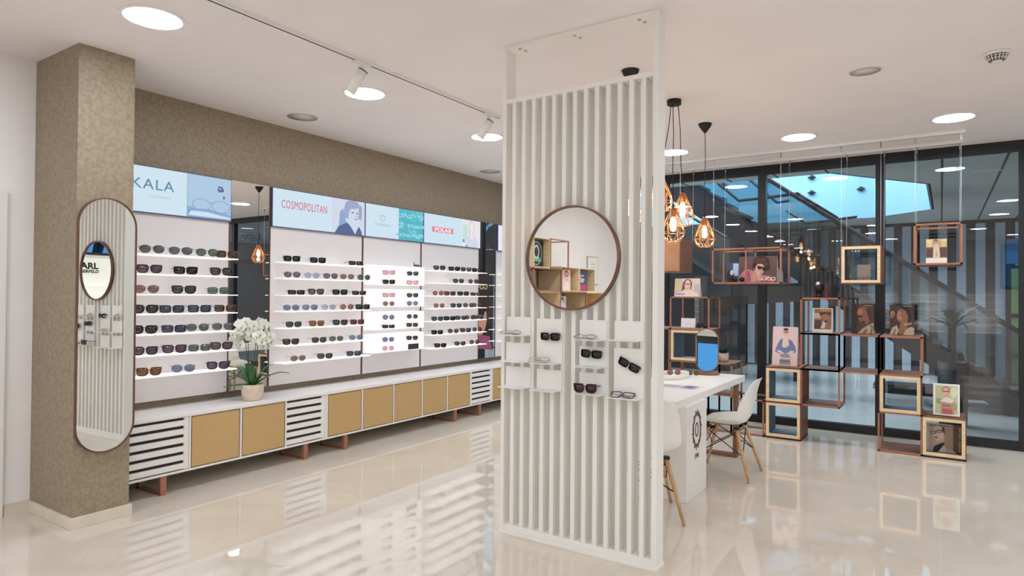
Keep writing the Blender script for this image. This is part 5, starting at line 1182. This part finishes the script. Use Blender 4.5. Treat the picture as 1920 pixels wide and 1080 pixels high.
# second flight further left, going the other way
s2 = thing('staircase', 'second dark stair flight further left beyond the glass, behind the pendants', 'staircase', (-3.5, 12.0, 0))
mb = MB(); mb.prism([(-2.6, 3.6), (0.2, 1.75), (1.6, 1.75), (1.6, 1.45), (0.2, 1.35), (-2.6, 2.6)], 0.0, 1.0, 'y'); mb.make('flight', dkst, s2)
bx('landing_post', (1.3, 0.4, 0), (1.45, 0.55, 1.45), dkst, s2)
MB().path([(-2.6, 0, 4.4), (0.2, 0, 2.6), (1.6, 0, 2.6)], 0.028, 6).make('handrail', dkst, s2)
# green panel and mall furniture
gp = thing('green_panel', 'tall green panel with a blue top and black frame beyond the right pane', 'panel', (0.93, 13.2, 0))
bx('frame', (-0.02, 0, 0.1), (0.50, 0.05, 2.05), black_soft, gp); bx('green_sheet', (0.02, -0.012, 0.14), (0.46, 0, 2.0), mat('sheet_green', (122, 160, 92), 0.5), gp); bx('blue_sheet', (-0.04, 0.0, 2.08), (0.50, 0.05, 2.48), mat('sheet_blue', (70, 130, 190), 0.5), gp)
bx('crossbar', (-0.02, -0.03, 1.2), (0.50, 0, 1.27), black_soft, gp); bx('crossbar', (-0.02, -0.03, 0.55), (0.50, 0, 0.62), black_soft, gp)
bs = thing('mall_bench', 'dark low bench beyond the glass beside the stair foot', 'bench', (0.3, 12.0, 0))
bx('seat', (-1.2, -0.25, 0.06), (0.75, 0.25, 0.14), dkst, bs); bx('foot', (-1.1, -0.2, 0), (0.6, 0.2, 0.06), black_soft, bs)
# tall plant beyond the glass
tp = thing('indoor_palm', 'tall green leafy plant beyond the glass behind the bearded portraits', 'plant', (0.12, 9.3, 0))
MB().lathe([(0.14, 0), (0.16, 0.75), (0.145, 0.75), (0.14, 0.70), (1e-5, 0.70)], n=24).make('pot', black_soft, tp)
MB().tube((0, 0, 0.7), (0, 0, 1.2), 0.02).make('trunk', stem_m, tp)
random.seed(9)
mb = MB()
for k in range(26):
    a = random.uniform(0, 2 * PI); e = random.uniform(0.5, 1.35); ln = random.uniform(0.35, 0.62)
    d = Vector((math.cos(a) * math.cos(e), math.sin(a) * math.cos(e), math.sin(e))); s_ = d.cross(Vector((0, 0, 1))).normalized(); p = Vector((0, 0, 1.15))
    pts = [p + d * ln * u + Vector((math.cos(a), math.sin(a), 0)) * 0.25 * u * u - Vector((0, 0, 0.22 * u ** 3)) for u in (0, .25, .5, .75, 1)]
    for i in range(4):
        w0 = 0.028 * math.sin(PI * (0.08 + i * 0.22)); w1 = 0.028 * math.sin(PI * min(0.99, 0.08 + (i + 1) * 0.23))
        mb.poly([pts[i] - s_ * w0, pts[i] + s_ * w0, pts[i + 1] + s_ * w1, pts[i + 1] - s_ * w1])
mb.make('fronds', mat('palm_green', (30, 58, 34), 0.6), tp)
# corridor downlights, most of them added to brighten the corridor floor and ceiling
dim = mat('corridor_glow', (255, 255, 255), 0.5, emit=(255, 250, 244), es=165)
for i, (x, y) in enumerate(((0.82, 12.86), (-5.4, 8.36), (0.45, 9.3), (2.2, 9.5), (2.4, 12.8), (4.4, 11), (-2.4, 14.4), (-4.4, 14.4), (-0.4, 14.4), (-6.4, 14.4), (1.6, 14.3))):
    t = thing('ceiling_downlight', 'round corridor downlight beyond the glass, in a mostly added set, %s from the right' % (['third', 'tenth', 'fifth', 'first', 'second', 'eleventh', 'seventh', 'eighth', 'sixth', 'ninth', 'fourth'][i]), 'downlight', (x, y, CZ), 0, 'corridor downlights beyond the glass')
    MB().lathe([(0.14, 0), (0.14, -0.006), (0.125, -0.007)], n=28).make('rim', rim_m, t); MB().lathe([(0.126, -0.0065), (1e-5, -0.007)], n=28).make('diffuser', dim, t)
sl = bpy.data.lights.new('void_daylight_standin', 'AREA'); sl.shape = 'RECTANGLE'; sl.size = 7; sl.size_y = 4; sl.energy = 700; sl.color = (0.84, 0.93, 1.0)  # added area lamp, replaces the daylight that the roof shuts out
so = bpy.data.objects.new('void_daylight_standin', sl); COL.objects.link(so); so.location = (-4.2, 11.2, 5.55)
